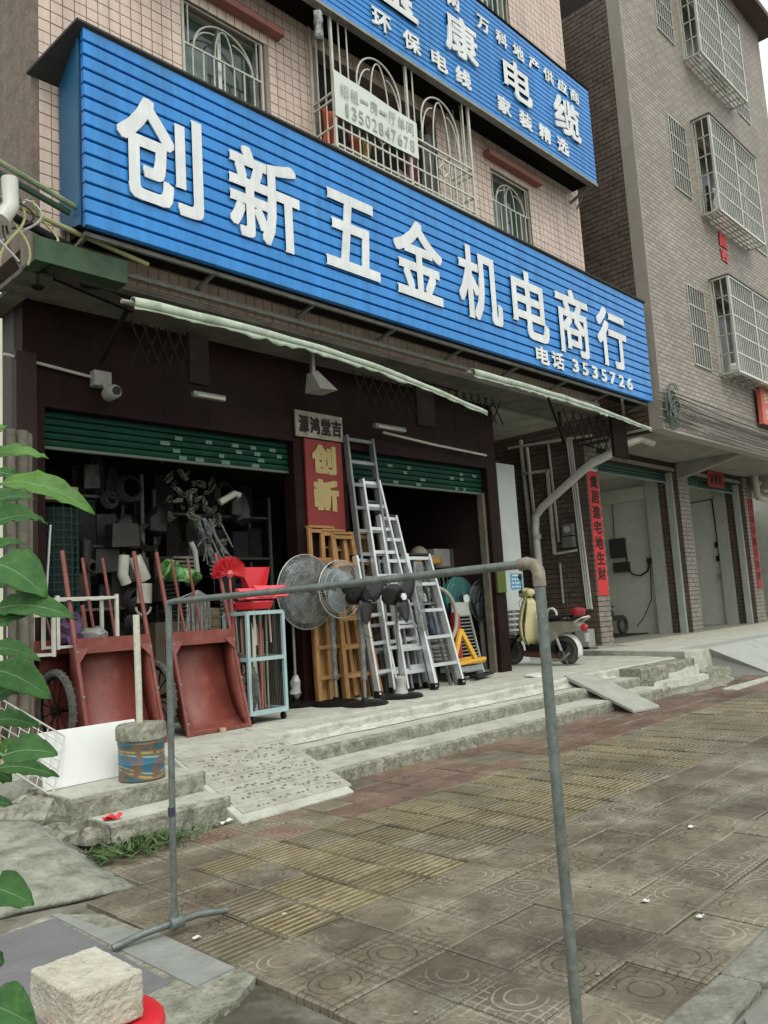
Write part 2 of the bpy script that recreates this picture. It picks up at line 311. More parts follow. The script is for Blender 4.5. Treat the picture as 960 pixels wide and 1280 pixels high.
# text: real glyph outlines, fitted to a rectangle of a wall plane facing -Y (or -X)
GC={}
def glyph(ch,bold,ext):
    key=(ch,bold,ext)
    if key in GC: return GC[key]
    cu=bpy.data.curves.new('t','FONT'); cu.body=ch; cu.extrude=ext; cu.resolution_u=3; cu.fill_mode='BOTH'
    o=bpy.data.objects.new('t',cu); COL.objects.link(o); dg=bpy.context.evaluated_depsgraph_get(); dg.update()
    me=o.evaluated_get(dg).to_mesh(); vs=[tuple(v.co) for v in me.vertices]; fs=[tuple(p.vertices) for p in me.polygons]
    o.evaluated_get(dg).to_mesh_clear(); bpy.data.objects.remove(o); bpy.data.curves.remove(cu)
    GC[key]=(vs,fs); return GC[key]
def text(ch,x0,x1,z0,z1,y,mat,name='character',parent=None,bold=.02,depth=.03,face='y',mb=None):
    vs,fs=glyph(ch,0,.5)
    if not vs: return None
    ax=min(v[0] for v in vs);bx=max(v[0] for v in vs);ay=min(v[1] for v in vs);by=max(v[1] for v in vs)
    if bx-ax<1e-5 or by-ay<1e-5: return None
    hb=bold*(x1-x0)*.55
    x0+=hb; x1-=hb; z0+=hb; z1-=hb
    if (by-ay)<.35*(bx-ax): m=(z0+z1)/2;h=(z1-z0)*.12; z0,z1=m-h,m+h   # flat glyphs such as the number one keep their height
    out=[]
    for a,b,c in vs:
        u=(a-ax)/(bx-ax); v=(b-ay)/(by-ay)
        out.append((x0+(x1-x0)*u,y-(c+.5)*depth,z0+(z1-z0)*v) if face=='y' else (y-(c+.5)*depth,x1-(x1-x0)*u,z0+(z1-z0)*v))
    if mb is not None: mb.add(out,fs); return None
    m=MB(); m.add(out,fs)
    if hb>0:
        for q in range(8):
            a=q*math.pi/4; du=hb*(round(math.cos(a)*1.3)); dv=hb*(round(math.sin(a)*1.3)); dd=(q+1)*.00012
            m.add([(p[0]+du,p[1]+dd,p[2]+dv) if face=='y' else (p[0]+dd,p[1]-du,p[2]+dv) for p in out],fs)
    return m.build(name,mat,parent)
def column_text(s,x0,x1,zt,zb,y,mat,parent,name='character',bold=.015,gap=.12,depth=.004):
    h=(zt-zb)/len(s)
    for i,ch in enumerate(s): text(ch,x0,x1,zt-(i+1)*h+h*gap,zt-i*h-h*gap,y,mat,name,parent,bold,depth)
def row_text(s,x0,x1,z0,z1,y,mat,parent,name='character',bold=.01,gap=.1,depth=.004,mb=None):
    wd=(x1-x0)/len(s)
    for i,ch in enumerate(s):
        if ch!=' ': 
            g=gap if ch!='1' else .32
            text(ch,x0+(i+g)*wd,x0+(i+1-g)*wd,z0,z1,y,mat,name,parent,bold,depth,mb=mb)

# =====================================================================
# GROUND
# =====================================================================
m=MB(); m.box(-400,400,-400,400,-.3,-.12); S(m,'ground',asphalt)
m=MB(); m.box(-6,60,1.36,12,-.11,-.035); S(m,'pavement_bed',joint)
m=MB(); m.box(-20,60,-10,1.33,-.11,-.02); S(m,'road',M('road_concrete',(.24,.24,.20),.85,c2=(.17,.17,.14),sc_=3,bump=.4,bs=40,dirt=(.12,.12,.09),ds=3,dl=.55))
# kerb stones
kr=thing('kerb',(3,1.4,-.1),'row of rough grey concrete kerb stones along the pavement edge','kerb')
for i in range(16):
    x=.2+i*.62; m=MB(); m.box(x,x+.60,1.31,1.485,-.1,.012+random.uniform(-.006,.006)); m.rough(.008,i)
    m.build('kerb_stone',M('kerbc',(.22,.215,.175),.9,c2=(.12,.115,.09),sc_=8,bump=1,bs=30,dirt=(.3,.29,.24),ds=6,dl=.6),kr,bevel=.018)
# broken concrete patch at lower right
m=MB(); rr=random.Random(3); m.prism([(2.6,1.0),(3.0,1.28),(3.5,1.27),(4.4,1.29),(5.2,1.2),(4.8,.6),(3.4,.5)],'z',-.015,.004); S(m,'concrete_patch',M('patch',(.20,.205,.18),.8,c2=(.15,.155,.13),sc_=4,bump=.4))
# paving tiles
P0=.343; XG,YG=3.53,3.20
pv=bpy.data.objects.new('pavement',None); COL.objects.link(pv); pv['kind']='structure'; ORG[pv]=Vector((0,0,0))
TM={}
def tile_geo(mb,x,y,z,tactile,rot,j=0.0):
    s=P0/2-.0035; b=.006; z0=-.034; base=len(mb.v)
    vs=[(-s,-s,z0),(s,-s,z0),(s,s,z0),(-s,s,z0),(-s,-s,-b),(s,-s,-b),(s,s,-b),(-s,s,-b),(-s+b,-s+b,0),(s-b,-s+b,0),(s-b,s-b,0),(-s+b,s-b,0)]
    fs=[(0,1,5,4),(1,2,6,5),(2,3,7,6),(3,0,4,7),(4,5,9,8),(5,6,10,9),(6,7,11,10),(7,4,8,11),(8,9,10,11)]
    uvs=[((px/s+1)/2,(py/s+1)/2) for px,py,_ in vs]
    uvs=[(v,1-u) if rot==1 else ((1-u,1-v) if rot==2 else ((1-v,u) if rot==3 else (u,v))) for u,v in uvs]
    mb.v+=[(px+x,py+y,pz+z) for px,py,pz in vs]; mb.f+=[tuple(i+base for i in f) for f in fs]; mb.uv+=uvs
    if tactile:
        for k in range(7):
            yy=-s+.026+k*(2*s-.052)/6; h=.0045; hw=.0105; b0=len(mb.v)
            vs=[(-s+.015,yy-hw,-.001),(s-.015,yy-hw,-.001),(s-.015,yy+hw,-.001),(-s+.015,yy+hw,-.001),(-s+.025,yy-hw*.55,h),(s-.025,yy-hw*.55,h),(s-.025,yy+hw*.55,h),(-s+.025,yy+hw*.55,h)]
            mb.v+=[(px+x,py+y,pz+z) for px,py,pz in vs]; mb.uv+=[(-1,-1)]*8
            mb.f+=[tuple(i+b0 for i in f) for f in [(0,1,5,4),(1,2,6,5),(2,3,7,6),(3,0,4,7),(4,5,6,7)]]
def tile_mesh(t,rot,matk):
    key=(t,rot,matk)
    if key not in TM:
        mb=MB(); mb.uv=[]; tile_geo(mb,0,0,0,t,rot); me=bpy.data.meshes.new('paving_tile'); me.from_pydata(mb.v,[],mb.f); me.materials.append(matk)
        u=me.uv_layers.new(name='UVMap')
        for lp in me.loops: u.data[lp.index].uv=mb.uv[lp.vertex_index]
        TM[key]=me
    return TM[key]
cells=[]
for i in range(-8,64):
    for j in range(-5,8):
        x=XG+(i+.5)*P0; y=YG+(j+.5)*P0
        if y+P0/2<1.50 or y+P0/2>5.63: continue
        t=(i>=-1 and 0<=j<=3) or (i==-2 and j in (0,1,3)) or (i==-3 and j in(0,1)) or (i==-4 and j==0)
        if (x<2.14 and y<4.55): continue            # concrete covers
        if x<2.6 and y>4.7-(x-1.6)*.1: continue    # left concrete slope
        if x<3.6 and y>5.3: continue
        cells.append((x,y,t,i,j))
# nearest in view become parts
def seen(x,y):
    v=Vector((x,y,0))-Vector((0,0,1.5)); d=v.dot(fwd)
    return d>0 and abs(v.dot(r2)/d)<.50 and v.dot(d2)/d<.66
vis=[c for c in cells if seen(c[0],c[1])]; vis.sort(key=lambda c:c[0]**2+c[1]**2)
indiv=set((c[3],c[4]) for c in vis[:290])
far={}
for x,y,t,i,j in cells:
    rot=random.randrange(4)
    redz=(y>4.62 and (x>4.9 or random.random()<.5)) or (x<3.0 and y>4.9)
    if t: mk=tact if random.random()<.68 else tact2
    elif redz and random.random()<.85: mk=pave_red
    else: mk=pave
    dz=random.uniform(-.006,.003)
    if (i,j) in indiv:
        o=bpy.data.objects.new('paving_tile',tile_mesh(t,rot,mk)); COL.objects.link(o); o.parent=pv; o.location=(x,y,dz); o.rotation_euler=(random.uniform(-.011,.011),random.uniform(-.011,.011),random.uniform(-.008,.008))
    else:
        if mk not in far: far[mk]=MB(); far[mk].uv=[]
        tile_geo(far[mk],x,y,dz,t,rot)
for mk,mb in far.items():
    o=mb.build('paving_tiles',mk,pv,uv=True); o['kind']='stuff'
# concrete covers lower left
m=MB(); m.prism([(.9,3.1),(1.90,3.25),(1.93,4.45),(.9,4.42)],'z',-.03,.006); S(m,'cover_slab',slab_purple,bevel=.006)
m=MB(); m.prism([(1.94,3.12),(2.15,3.14),(2.155,3.85),(2.02,4.1),(1.98,4.50),(1.94,4.52)],'z',-.03,.004); S(m,'concrete_strip',M('strip',(.25,.26,.24),.8,c2=(.19,.2,.18),sc_=6,bump=.4))
m=MB(); m.prism([(1.6,4.46),(1.94,4.54),(2.12,4.3),(2.16,3.0),(2.0,2.9),(1.2,2.7),(.5,3.0),(.5,4.5)],'z',-.035,-.002); S(m,'mortar_bed',concrete_rough)
# left concrete slope with grooves
g=[]
for a in range(14):
    row=[]
    for b in range(16):
        x=-.4+a*.23; y=4.72+b*.16
        z=.0+.34*max(0,min(1,(y-4.75)/1.9))+random.uniform(-.010,.010)-(.016 if b%3==0 else 0)
        ex=max(0,x-2.35)*.55; z=max(-.05,z-ex*(1-.3*(y>6)))
        row.append((x,y+.10*math.sin(a*.9),z))
    g.append(row)
m=MB(); m.sheet(g); S(m,'concrete_slope',M('slopec',(.30,.31,.255),.9,c2=(.19,.20,.155),sc_=7,bump=1,bs=24,dirt=(.09,.09,.06),ds=6,dl=.54),smooth=True,solid=.03)
# rubble between slope and steps
rb=[(2.50,5.75,.16),(2.62,5.95,.18),(2.42,6.05,.22),(2.72,5.6,.12),(2.6,6.3,.2),(2.8,5.35,.10),(2.35,5.85,.12),(2.78,6.15,.14)]
for k,(x,y,s) in enumerate(rb):
    m=MB(); prof=[(s*.3,0),(s*.95,s*.12),(s,s*.5),(s*.7,s*.85),(s*.25,s*.95)]; m.lathe(prof,(x,y,.02+.1*(y>5.9)),9); m.rough(s*.16,k)
    tag(m.build('rubble_stone',concrete_rough,smooth=False,bevel=.01),('%s broken concrete lump in the gap beside the left steps'%['large tilted','rounded grey','tallest mossy','flat low','rearmost','front squat','leftmost','dark inner'][k]),'rubble','rubble lumps beside the left steps')
# weeds
m=MB(); rr=random.Random(5)
for k in range(900):
    a=rr.random(); x=2.82+rr.gauss(0,.22); y=5.22+rr.gauss(0,.10)-(x-2.8)*.02
    if math.sin(x*23)+math.sin(x*41+y*30)<-.5 or y>5.37: continue
    if x<2.45 or x>3.45: continue
    h=rr.uniform(.02,.075)*max(.3,1-abs(x-2.82)); t=rr.uniform(0,6.28); w_=rr.uniform(.005,.013); z=.012+rr.uniform(0,.04)
    dx,dy=math.cos(t),math.sin(t); lx,ly=rr.uniform(-.05,.05),rr.uniform(-.05,.05)
    m.add([(x-dx*w_,y-dy*w_,z),(x+dx*w_,y+dy*w_,z),(x+lx+dx*w_*.9,y+ly+dy*w_*.9,z+h*.6),(x+lx*2,y+ly*2,z+h),(x+lx-dx*w_*.9,y+ly-dy*w_*.9,z+h*.6)],[(0,1,2,3,4)])
tag(m.build('weeds',weed),'low green weeds growing at the foot of the left steps','weeds',kind='stuff')
# ---------------- platform, steps, ramps ----------------
PZ=.40
def wavy_box(x0,x1,y0,y1,z0,z1,n,amt,seed):
    mb=MB(); rr=random.Random(seed); xs=[x0+(x1-x0)*i/n for i in range(n+1)]
    f0=[rr.uniform(-amt,amt) for _ in xs]; f1=[rr.uniform(-amt,amt) for _ in xs]; f2=[rr.uniform(-amt*.6,amt*.2) for _ in xs]
    vs=[]
    for i,x in enumerate(xs): vs+=[(x,y0+f0[i],z0),(x,y0+f1[i],z1-.02+f2[i]),(x,y0+.025+f1[i],z1+f2[i]*.4),(x,y1,z1)]
    fs=[]
    for i in range(n):
        a=i*4;b=a+4; fs+=[(a,b,b+1,a+1),(a+1,b+1,b+2,a+2),(a+2,b+2,b+3,a+3)]
    mb.add(vs,fs); mb.add([(x0,y0,z0),(x0,y1,z0),(x0,y1,z1),(x0,y0,z1)],[(0,3,2,1)]); mb.add([(x1,y0,z0),(x1,y1,z0),(x1,y1,z1),(x1,y0,z1)],[(0,1,2,3)])
    return mb
S(wavy_box(3.75,11.72,5.575,6.3,-.1,.128,60,.012,1),'step_lower',concrete_rough)
S(wavy_box(3.75,11.88,6.045,6.9,-.1,.258,60,.014,2),'step_upper',concrete_rough)
m=MB(); m.prism([(5.565,-.1),(6.3,-.1),(6.3,.131),(5.62,.131),(5.60,.129)],'x',4.9,11.70); 
tr=MB(); tr.box(4.9,11.7,5.61,6.04,.12,.1325); S(tr,'tread_lower',concrete)
tr=MB(); tr.box(4.9,11.86,6.085,6.46,.25,.2625); S(tr,'tread_upper',concrete)
# platform with sloped worn front (right part, X 4.9-14) and left part
m=wavy_box(4.6,13.75,6.40,8.0,-.1,PZ,50,.03,4); S(m,'platform_edge',concrete_pale)
m=MB(); m.box(2.0,14.2,6.46,13.9,.0,PZ+.004); S(m,'platform',concrete)
m=wavy_box(11.75,13.75,6.05,6.5,-.1,.385,14,.02,7); S(m,'platform_corner',concrete_rough)
# worn sloping band on platform front
m=MB(); g=[]
for i in range(50):
    x=4.95+i*(11.6-4.95)/49; g.append([(x,6.34+random.uniform(-.02,.02),.27),(x,6.42+random.uniform(-.02,.03),.33+random.uniform(-.015,.015)),(x,6.62+random.uniform(-.03,.03),.403+random.uniform(-.004,.004)),(x,6.9,.41)])
m.sheet(g); S(m,'cement_fillet',concrete_pale,smooth=True)
# left steps
S(wavy_box(2.72,3.70,5.38,5.9,-.1,.172,14,.012,11),'left_step_lower',concrete_rough)
S(wavy_box(2.60,3.705,5.72,6.9,-.1,.322,14,.012,12),'left_step_upper',concrete_rough)
tr=MB(); tr.box(2.74,3.69,5.415,5.715,.16,.1765); S(tr,'left_tread_lower',concrete)
tr=MB(); tr.box(2.62,3.69,5.755,6.5,.31,.3265); S(tr,'left_tread_upper',concrete)
# chequered concrete ramp
m=MB(); m.prism([(5.18,-.06),(5.18,.015),(6.25,.405),(6.55,.425),(6.55,-.06)],'x',3.71,4.87)
m.v=[(x-(.05 if y<5.3 and x<4 else 0)+(.0 if x<4 else (6.25-y)*-.05),y,z) for x,y,z in m.v]; S(m,'ramp',concrete,bevel=.012)
ramp_s=(.405-.015)/(6.25-5.18)
rp=thing('ramp_surface',(4.3,5.7,.2),'worn cement ramp surface with rows of pecked pits','ramp')
rr=random.Random(8); m=MB()
# ridged courses on ramp
for k in range(8):
    y=5.26+k*.125; 
    mm=MB(); zz=lambda y:.018+(y-5.18)*ramp_s
    mm.hexa([(3.73,y,zz(y)-.01),(4.86,y,zz(y)-.01),(4.86,y+.118,zz(y+.118)-.01),(3.73,y+.118,zz(y+.118)-.01),(3.73,y+.004,zz(y)+.008),(4.86,y+.004,zz(y)+.008),(4.86,y+.112,zz(y+.118)+.001),(3.73,y+.112,zz(y+.118)+.001)])
    mm.build('cement_course',M('rampc',(.40,.39,.33),.9,c2=(.30,.29,.24),sc_=6,bump=.9,bs=35,dirt=(.2,.2,.16),ds=8,dl=.58),rp)
for k in range(7):
    for q in range(24):
        x=3.86+q*.04+rr.uniform(-.014,.014); y=5.29+k*.125+rr.uniform(0,.06); z=zz(y)+.0085
        if rr.random()<.15: continue
        s=rr.uniform(.007,.015); a=[rr.uniform(.6,1.3)*s for _ in range(6)]
        m.add([(x+a[i]*1.3*math.cos(i*1.047),y+a[i]*math.sin(i*1.047),z+a[i]*math.sin(i*1.047)*ramp_s-.0005-(.0)) for i in range(6)],[(0,1,2,3,4,5)])
o=m.build('pits',M('pit',(.17,.165,.13),.95),rp,solid=.003); o['kind']='stuff'
# slab used as a ramp on the right
m=MB(); m.hexa([(9.82,5.20,.0),(10.36,5.10,.0),(11.14,6.60,.37),(10.32,6.50,.37),(9.82,5.20,.045),(10.36,5.10,.045),(11.14,6.60,.43),(10.32,6.50,.43)])
tag(m.build('concrete_slab',M('slabr',(.36,.37,.32),.8,c2=(.28,.29,.25),sc_=4,bump=.4,bs=30),bevel=.01),'flat grey concrete slab laid as a ramp over the right end of the steps','slab')
# neighbour apron, sill, ramp
m=MB(); m.prism([(14.45,8.6),(13.78,6.22),(14.4,6.10),(25,6.4),(34,6.6),(34,13),(14.45,13)],'z',-.1,.50); S(m,'apron',concrete_pale,bevel=.01)
m=MB(); m.prism([(8.0,.502),(8.36,.545),(8.36,.3),(8.0,.3)],'x',15.4,34); S(m,'sill_slope',M('sillc',(.44,.41,.32),.8,c2=(.36,.33,.26),sc_=2,bump=.2))
m=MB(); m.box(14.6,34,8.36,13.9,.3,.552); S(m,'shop_floor',M('nfloor',(.25,.25,.21),.6))
m=MB(); m.prism([(5.2,-.05),(5.2,.02),(6.12,.51),(6.6,.51),(6.6,-.05)],'x',14.5,18.6); m.v=[(x+(.45 if y<5.5 and x<15 else 0),y,z) for x,y,z in m.v]; S(m,'neighbour_ramp',M('nrampc',(.36,.375,.35),.8,c2=(.28,.29,.27),sc_=2,bump=.3,bs=30,dirt=(.17,.18,.16),ds=2,dl=.6),bevel=.01)
rr=random.Random(14)
for nm,cx_,cy_,rx,ry_,zt_,mt_ in (('cement_spill',13.1,5.75,1.25,.42,.055,concrete_rough),('cement_spill_upper',13.0,5.98,1.0,.32,.15,concrete_pale),('cement_spill_top',13.3,6.15,.8,.25,.26,concrete_pale),('cement_spill_side',14.1,5.9,.5,.3,.18,concrete_rough)):
    N=26; out=[]; inn=[]
    for k in range(N):
        a=2*math.pi*k/N; f=rr.uniform(.82,1.12); out.append((cx_+rx*f*math.cos(a),cy_+ry_*f*math.sin(a),-.05)); inn.append((cx_+rx*f*.86*math.cos(a),cy_+ry_*f*.84*math.sin(a),zt_*rr.uniform(.8,1.1)))
    m=MB(); m.add(out+inn+[(cx_,cy_,zt_)],[(k,(k+1)%N,N+(k+1)%N,N+k) for k in range(N)]+[(N+k,N+(k+1)%N,2*N) for k in range(N)]); S(m,nm,mt_)
m=MB(); m.box(12.6,15.2,4.95,5.15,-.03,.012); m.rough(.01,4); S(m,'kerb_strip',concrete_pale)
# =====================================================================
# MAIN BUILDING
# =====================================================================
bd=thing('shop_building',(8,8,PZ),'building of pink square tiles above with dark maroon shop front below','building')
YW=7.22
def wall_holes(x0,x1,z0,z1,y0,y1,holes):
    mb=MB(); xs=sorted({x0,x1}|{h[0] for h in holes}|{h[1] for h in holes})
    for a,b in zip(xs,xs[1:]):
        hz=sorted([(h[2],h[3]) for h in holes if h[0]<=a+1e-6 and h[1]>=b-1e-6]); z=z0
        for c,d in hz:
            if c>z: mb.box(a,b,y0,y1,z,c)
            z=d
        if z<z1: mb.box(a,b,y0,y1,z,z1)
    return mb
H1=[(4.70,5.88,7.25,8.62),(6.75,9.2,7.4,9.0),(10.55,11.72,7.45,8.72),(4.70,5.88,10.95,12.4),(10.3,11.6,11.78,12.9)]
ZT=15.2
wall_holes(3.0,13.45,4.95,ZT,YW+.012,YW+.26,H1).build('wall',grout,bd)
tm=[];TP=.125
# side face
m=MB(); m.box(3.012,3.25,YW+.27,14,5.2,ZT); m.build('side_wall',pebble,bd)
m=MB(); m.box(13.2,13.438,YW+.27,14,5.0,ZT); m.build('side_wall',pebble,bd)
m=MB(); m.box(2.985,3.05,YW-.004,YW+.275,4.949,ZT); m.build('corner_strip',pebble,bd)
nx=int((13.45-3.05)/TP); nz=int((ZT-4.98)/TP)
for i in range(nx+1):
    for k in range(nz):
        x=3.055+i*TP; z=4.98+k*TP
        if x+TP>13.47: continue
        if any(x+TP*.6>h[0] and x+TP*.4<h[1] and z+TP*.6>h[2] and z+TP*.4<h[3] for h in H1): continue
        if 3.35<x<13.4 and 5.2<z<6.7: continue # fully hidden behind the sign box
        tm.append((x,z))
tm.sort(key=lambda p: (0 if (p[0]<5.9 and 6.6<p[1]<9.7) or (p[0]<3.3 and p[1]<6.7) else 1, p[0]+.4*abs(p[1]-7.6)))
tg=.0055
def tbox(mb,x,z,yf):
    return mb.add([(x+tg,YW+.012,z+tg),(x+TP-tg,YW+.012,z+tg),(x+TP-tg,YW+.012,z+TP-tg),(x+tg,YW+.012,z+TP-tg),(x+tg,yf,z+tg),(x+TP-tg,yf,z+tg),(x+TP-tg,yf,z+TP-tg),(x+tg,yf,z+TP-tg)],[(0,1,5,4),(1,2,6,5),(2,3,7,6),(3,0,4,7),(4,5,6,7)])
mb=MB(); tbox(mb,0,0,YW); tme=bpy.data.meshes.new('wall_tile'); tme.from_pydata(mb.v,[],mb.f); tme.materials.append(pinktile)
for x,z in tm[:295]:
    o=bpy.data.objects.new('wall_tile',tme); COL.objects.link(o); o.parent=bd; o.location=Vector((x,random.uniform(-.002,.001),z))-ORG[bd]
mb=MB()
for x,z in tm[295:]: tbox(mb,x,z,YW+random.uniform(-.002,.002))
mb.build('wall_tiles',pinktile,bd)['kind']='stuff'
# soffit slab and dark shop front wall
m=MB(); m.box(2.96,13.46,YW-.02,8.0,4.90,4.948); m.build('soffit',soffit_shaded,bd)
m=MB(); m.box(3.0,3.2,7.9,13.9,4.86,4.9); m.build('side_soffit',soffit_shaded,bd)
m=MB(); m.box(11.145,13.45,8.002,13.9,4.86,4.899); m.build('side_soffit',soffitm,bd)
DX=[(3.42,6.68),(7.62,10.86)]
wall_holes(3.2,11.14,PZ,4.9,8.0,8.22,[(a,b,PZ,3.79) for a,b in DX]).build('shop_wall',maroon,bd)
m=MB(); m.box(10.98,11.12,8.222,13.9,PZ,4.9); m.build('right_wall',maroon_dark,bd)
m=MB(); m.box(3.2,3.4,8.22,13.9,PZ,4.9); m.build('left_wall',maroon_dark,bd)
m=MB(); m.box(3.4,10.98,13.7,13.9,PZ,4.9); m.box(3.4,10.98,8.222,13.7,4.0,4.2); m.build('inner_shell',M('innerw',(.05,.05,.04),.8),bd)
m=MB(); m.box(3.1,3.30,7.9,8.02,PZ,4.3); m.build('pilaster',M('pil',(.030,.015,.012),.6,spec=.2),bd)
m=MB(); m.box(3.4,10.98,8.22,13.7,PZ+.004,PZ+.008); m.build('inner_floor',M('infl',(.06,.06,.05),.7),bd)
# faint maroon tile joints (panels) on the fascia
mb=MB()
for k in range(7):
    z=3.86+k*.15
    for i in range(26):
        x=3.32+i*.295; mb.box(x+.0015,x+.2935,7.998,8.0,z+.0015,z+.1485)
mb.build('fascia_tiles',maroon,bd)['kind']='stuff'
for x0,x1 in ((6.70,7.60),(10.88,11.12)):
    mb=MB()
    for k in range(22):
        for i in range(int((x1-x0)/.15)): mb.box(x0+i*.15+.0015,x0+i*.15+.1485,7.998,8.0,PZ+.0515+k*.15,PZ+.1985+k*.15)
    mb.build('pier_tiles',maroon,bd)['kind']='stuff'
# roller shutters
for (a,b),zb,lab in ((DX[0],3.41,'dark green roller shutter half seen above the left shop opening, spotted with ad stickers'),(DX[1],3.385,'dark green roller shutter above the right shop opening behind the tall ladder')):
    t=thing('roller_shutter',((a+b)/2,8.1,zb),lab,'shutter')
    n=5; h=(3.79-zb)/n
    for k in range(n):
        z=zb+k*h; m=MB(); m.prism([(8.16,z+.004),(8.13,z+.012),(8.118,z+h*.5),(8.13,z+h-.008),(8.16,z+h-.002)],'x',a,b); m.build('slat',green_shutter,t)
    m=MB(); m.box(a,b,8.115,8.17,zb-.03,zb); m.build('bottom_rail',green_bar,t)
    rr=random.Random(int(a*10)); pos=[]
    for k in range(20 if a<5 else 16):
        u=a+(b-a)*(rr.uniform(.35,.97) if a<5 else rr.uniform(.12,.95)); row=rr.randrange(1,5); z=zb+row*h-.075
        if any(abs(u-p)<.2 and row==q for p,q in pos): continue
        pos.append((u,row)); wd=rr.uniform(.07,.13); m=MB(); m.box(u,u+wd,8.110,8.114,z,z+.045); m.build('sticker',M('stk',(.16,.22,.16),.8,c2=(.05,.13,.08),sc_=60),t)
# shop-right jamb rail
m=MB(); m.box(10.80,10.858,8.08,8.2,PZ,3.38); m.build('guide_rail',wood_grey,bd)
# windows with arched grilles
def window(x0,x1,z0,z1,label,full=True):
    t=thing('window',((x0+x1)/2,YW,z0),label,'window')
    m=MB(); m.box(x0,x1,YW+.2,YW+.21,z0,z1); m.build('pane',glass,t)
    m=MB(); f=.045
    for a,b,c,d in ((x0,x0+f,z0,z1),(x1-f,x1,z0,z1),(x0+f,x1-f,z0,z0+f),(x0+f,x1-f,z1-f,z1),((x0+x1)/2-.025,(x0+x1)/2+.025,z0+f,z1-f)): m.box(a,b,YW+.14,YW+.199,c,d)
    m.build('frame',stainless,t)
    m=MB(); m.box(x0+.05,x0+.42,YW+.17,YW+.19,z0+.05,z1-.4); m.build('sash',M('sash',(.16,.22,.19),.3),t)
    y=YW+.05; m=MB()
    m.bar((x0+.02,y,z0),(x0+.02,y,z1),.03); m.bar((x1-.02,y,z0),(x1-.02,y,z1),.03); zm=z1-.52
    m.bar((x0,y,zm),(x1,y,zm),.022); m.bar((x0,y,z1-.01),(x1,y,z1-.01),.02); m.bar((x0,y,z0+.02),(x1,y,z0+.02),.02)
    m.build('grille_frame',steel_white,t)
    m=MB(); n=8
    for k in range(1,n): m.tube([(x0+(x1-x0)*k/n,y,z0),(x0+(x1-x0)*k/n,y,zm)],.011,6)
    cx=(x0+x1)/2; w2=(x1-x0)/2-.16
    m.loop((cx,y,zm),w2,.012,'y',20,6,0,180,1.0)
    for sx in (-1,1):
        pts=[(cx+sx*(.0+w2*.02)+sx*-w2*.30*(1-abs(1-2*q))*1.0,y,zm+q*w2*.92) for q in [i/10 for i in range(11)]]
        pts=[(cx+sx*w2*.30*math.cos(math.pi/2*q),y,zm+w2*.92*math.sin(math.pi/2*q)) for q in [i/10 for i in range(11)]]; m.tube(pts,.010,6)
        pts=[(cx+sx*w2*(.30+.62*math.sin(math.pi/2*q)),y,zm+w2*.80*math.cos(math.pi/2*q)) for q in [i/10 for i in range(11)]]
        pts=[(cx+sx*w2*(1-.0)-sx*w2*.70*(1-math.cos(math.pi/2*q)),y,zm+w2*.70*math.sin(math.pi/2*q)) for q in [i/10 for i in range(11)]]; m.tube(pts,.010,6)
        m.tube([(cx+sx*(w2+.07),y,zm),(cx+sx*(w2+.07),y,z1)],.010,6)
    m.build('arch_bars',steel_white,t,smooth=True)
    return t
def lint(x0,x1,z,label):
    m=MB(); m.box(x0,x1,YW-.14,YW+.02,z,z+.095); tag(m.build('window_lintel',lintel,bevel=.006),label,'lintel')
window(4.71,5.87,7.26,8.61,'arched white window grille above the left end of the blue sign')
window(10.56,11.71,7.46,8.71,'small arched grille window between the two blue signs at right')
window(10.31,11.59,11.79,12.88,'green tinted upper window with grille above the upper blue sign')
lint(4.62,6.10,8.74,'faded red ledge over the left arched window')
lint(10.38,11.95,8.84,'faded red ledge over the small right window')
# balcony cage
t=thing('balcony_cage',(8,7.0,7.3),'white iron balcony cage with arched bars hung with clothes between the signs','balcony cage')
X0,X1,Z0,Z1,Yf=6.62,9.46,7.32,9.25,6.80
m=MB()
for z in (Z0,Z0+.06,7.62,7.98,8.08):
    m.bar((X0,Yf,z),(X1,Yf,z),.024)
    for x in (X0,X1): m.bar((x,Yf,z),(x,YW,z),.024)
for x in (X0,X1,(X0+X1)/2):
    m.bar((x,Yf,Z0),(x,Yf,Z1),.035)
m.bar((X0,YW-.02,Z0),(X0,YW-.02,Z1),.03); m.bar((X1,YW-.02,Z0),(X1,YW-.02,Z1),.03)
m.build('cage_frame',steel_white,t)
m=MB(); n=20
for k in range(1,n):
    x=X0+(X1-X0)*k/n; m.tube([(x,Yf,Z0),(x,Yf,7.98)],.011,6)
    u=(x-X0)/(X1-X0)
    if not(.14<u<.46 or .60<u<.90): m.tube([(x,Yf,8.0),(x,Yf,Z1)],.011,6)
for k in (1,2):
    for x in (X0,X1): m.tube([(x,Yf+(YW-Yf)*k/3,Z0),(x,Yf+(YW-Yf)*k/3,Z1)],.011,6)
for k in range(26):
    m.tube([(X0+(X1-X0)*k/25,Yf,Z0),(X0+(X1-X0)*k/25,YW,Z0)],.010,4)
m.build('bars',steel_white,t)['kind']='stuff'
m=MB()
for c in (X0+(X1-X0)*.30,X0+(X1-X0)*.75):
    w2=.42; zb=8.08
    m.loop((c,Yf,zb+.35),w2,.013,'y',24,6,0,180,1.15)
    for s_ in (-1,1):
        m.tube([(c+s_*w2,Yf,zb),(c+s_*w2,Yf,zb+.35)],.013,6)
        m.tube([(c+s_*w2*.42*math.cos(q*math.pi/20),Yf,zb+.78*math.sin(q*math.pi/20)) for q in range(11)],.011,6)
        m.tube([(c+s_*w2*(1-.62*(1-math.cos(q*math.pi/20))),Yf,zb+.62*math.sin(q*math.pi/20)) for q in range(11)],.011,6)
    m.tube([(c+.11*math.cos(a),Yf-.005,7.8+.11*math.sin(a)) for a in (0,1.57,3.14,4.71,6.28)],.014,6)
m.build('arches',steel_white,t,smooth=True)
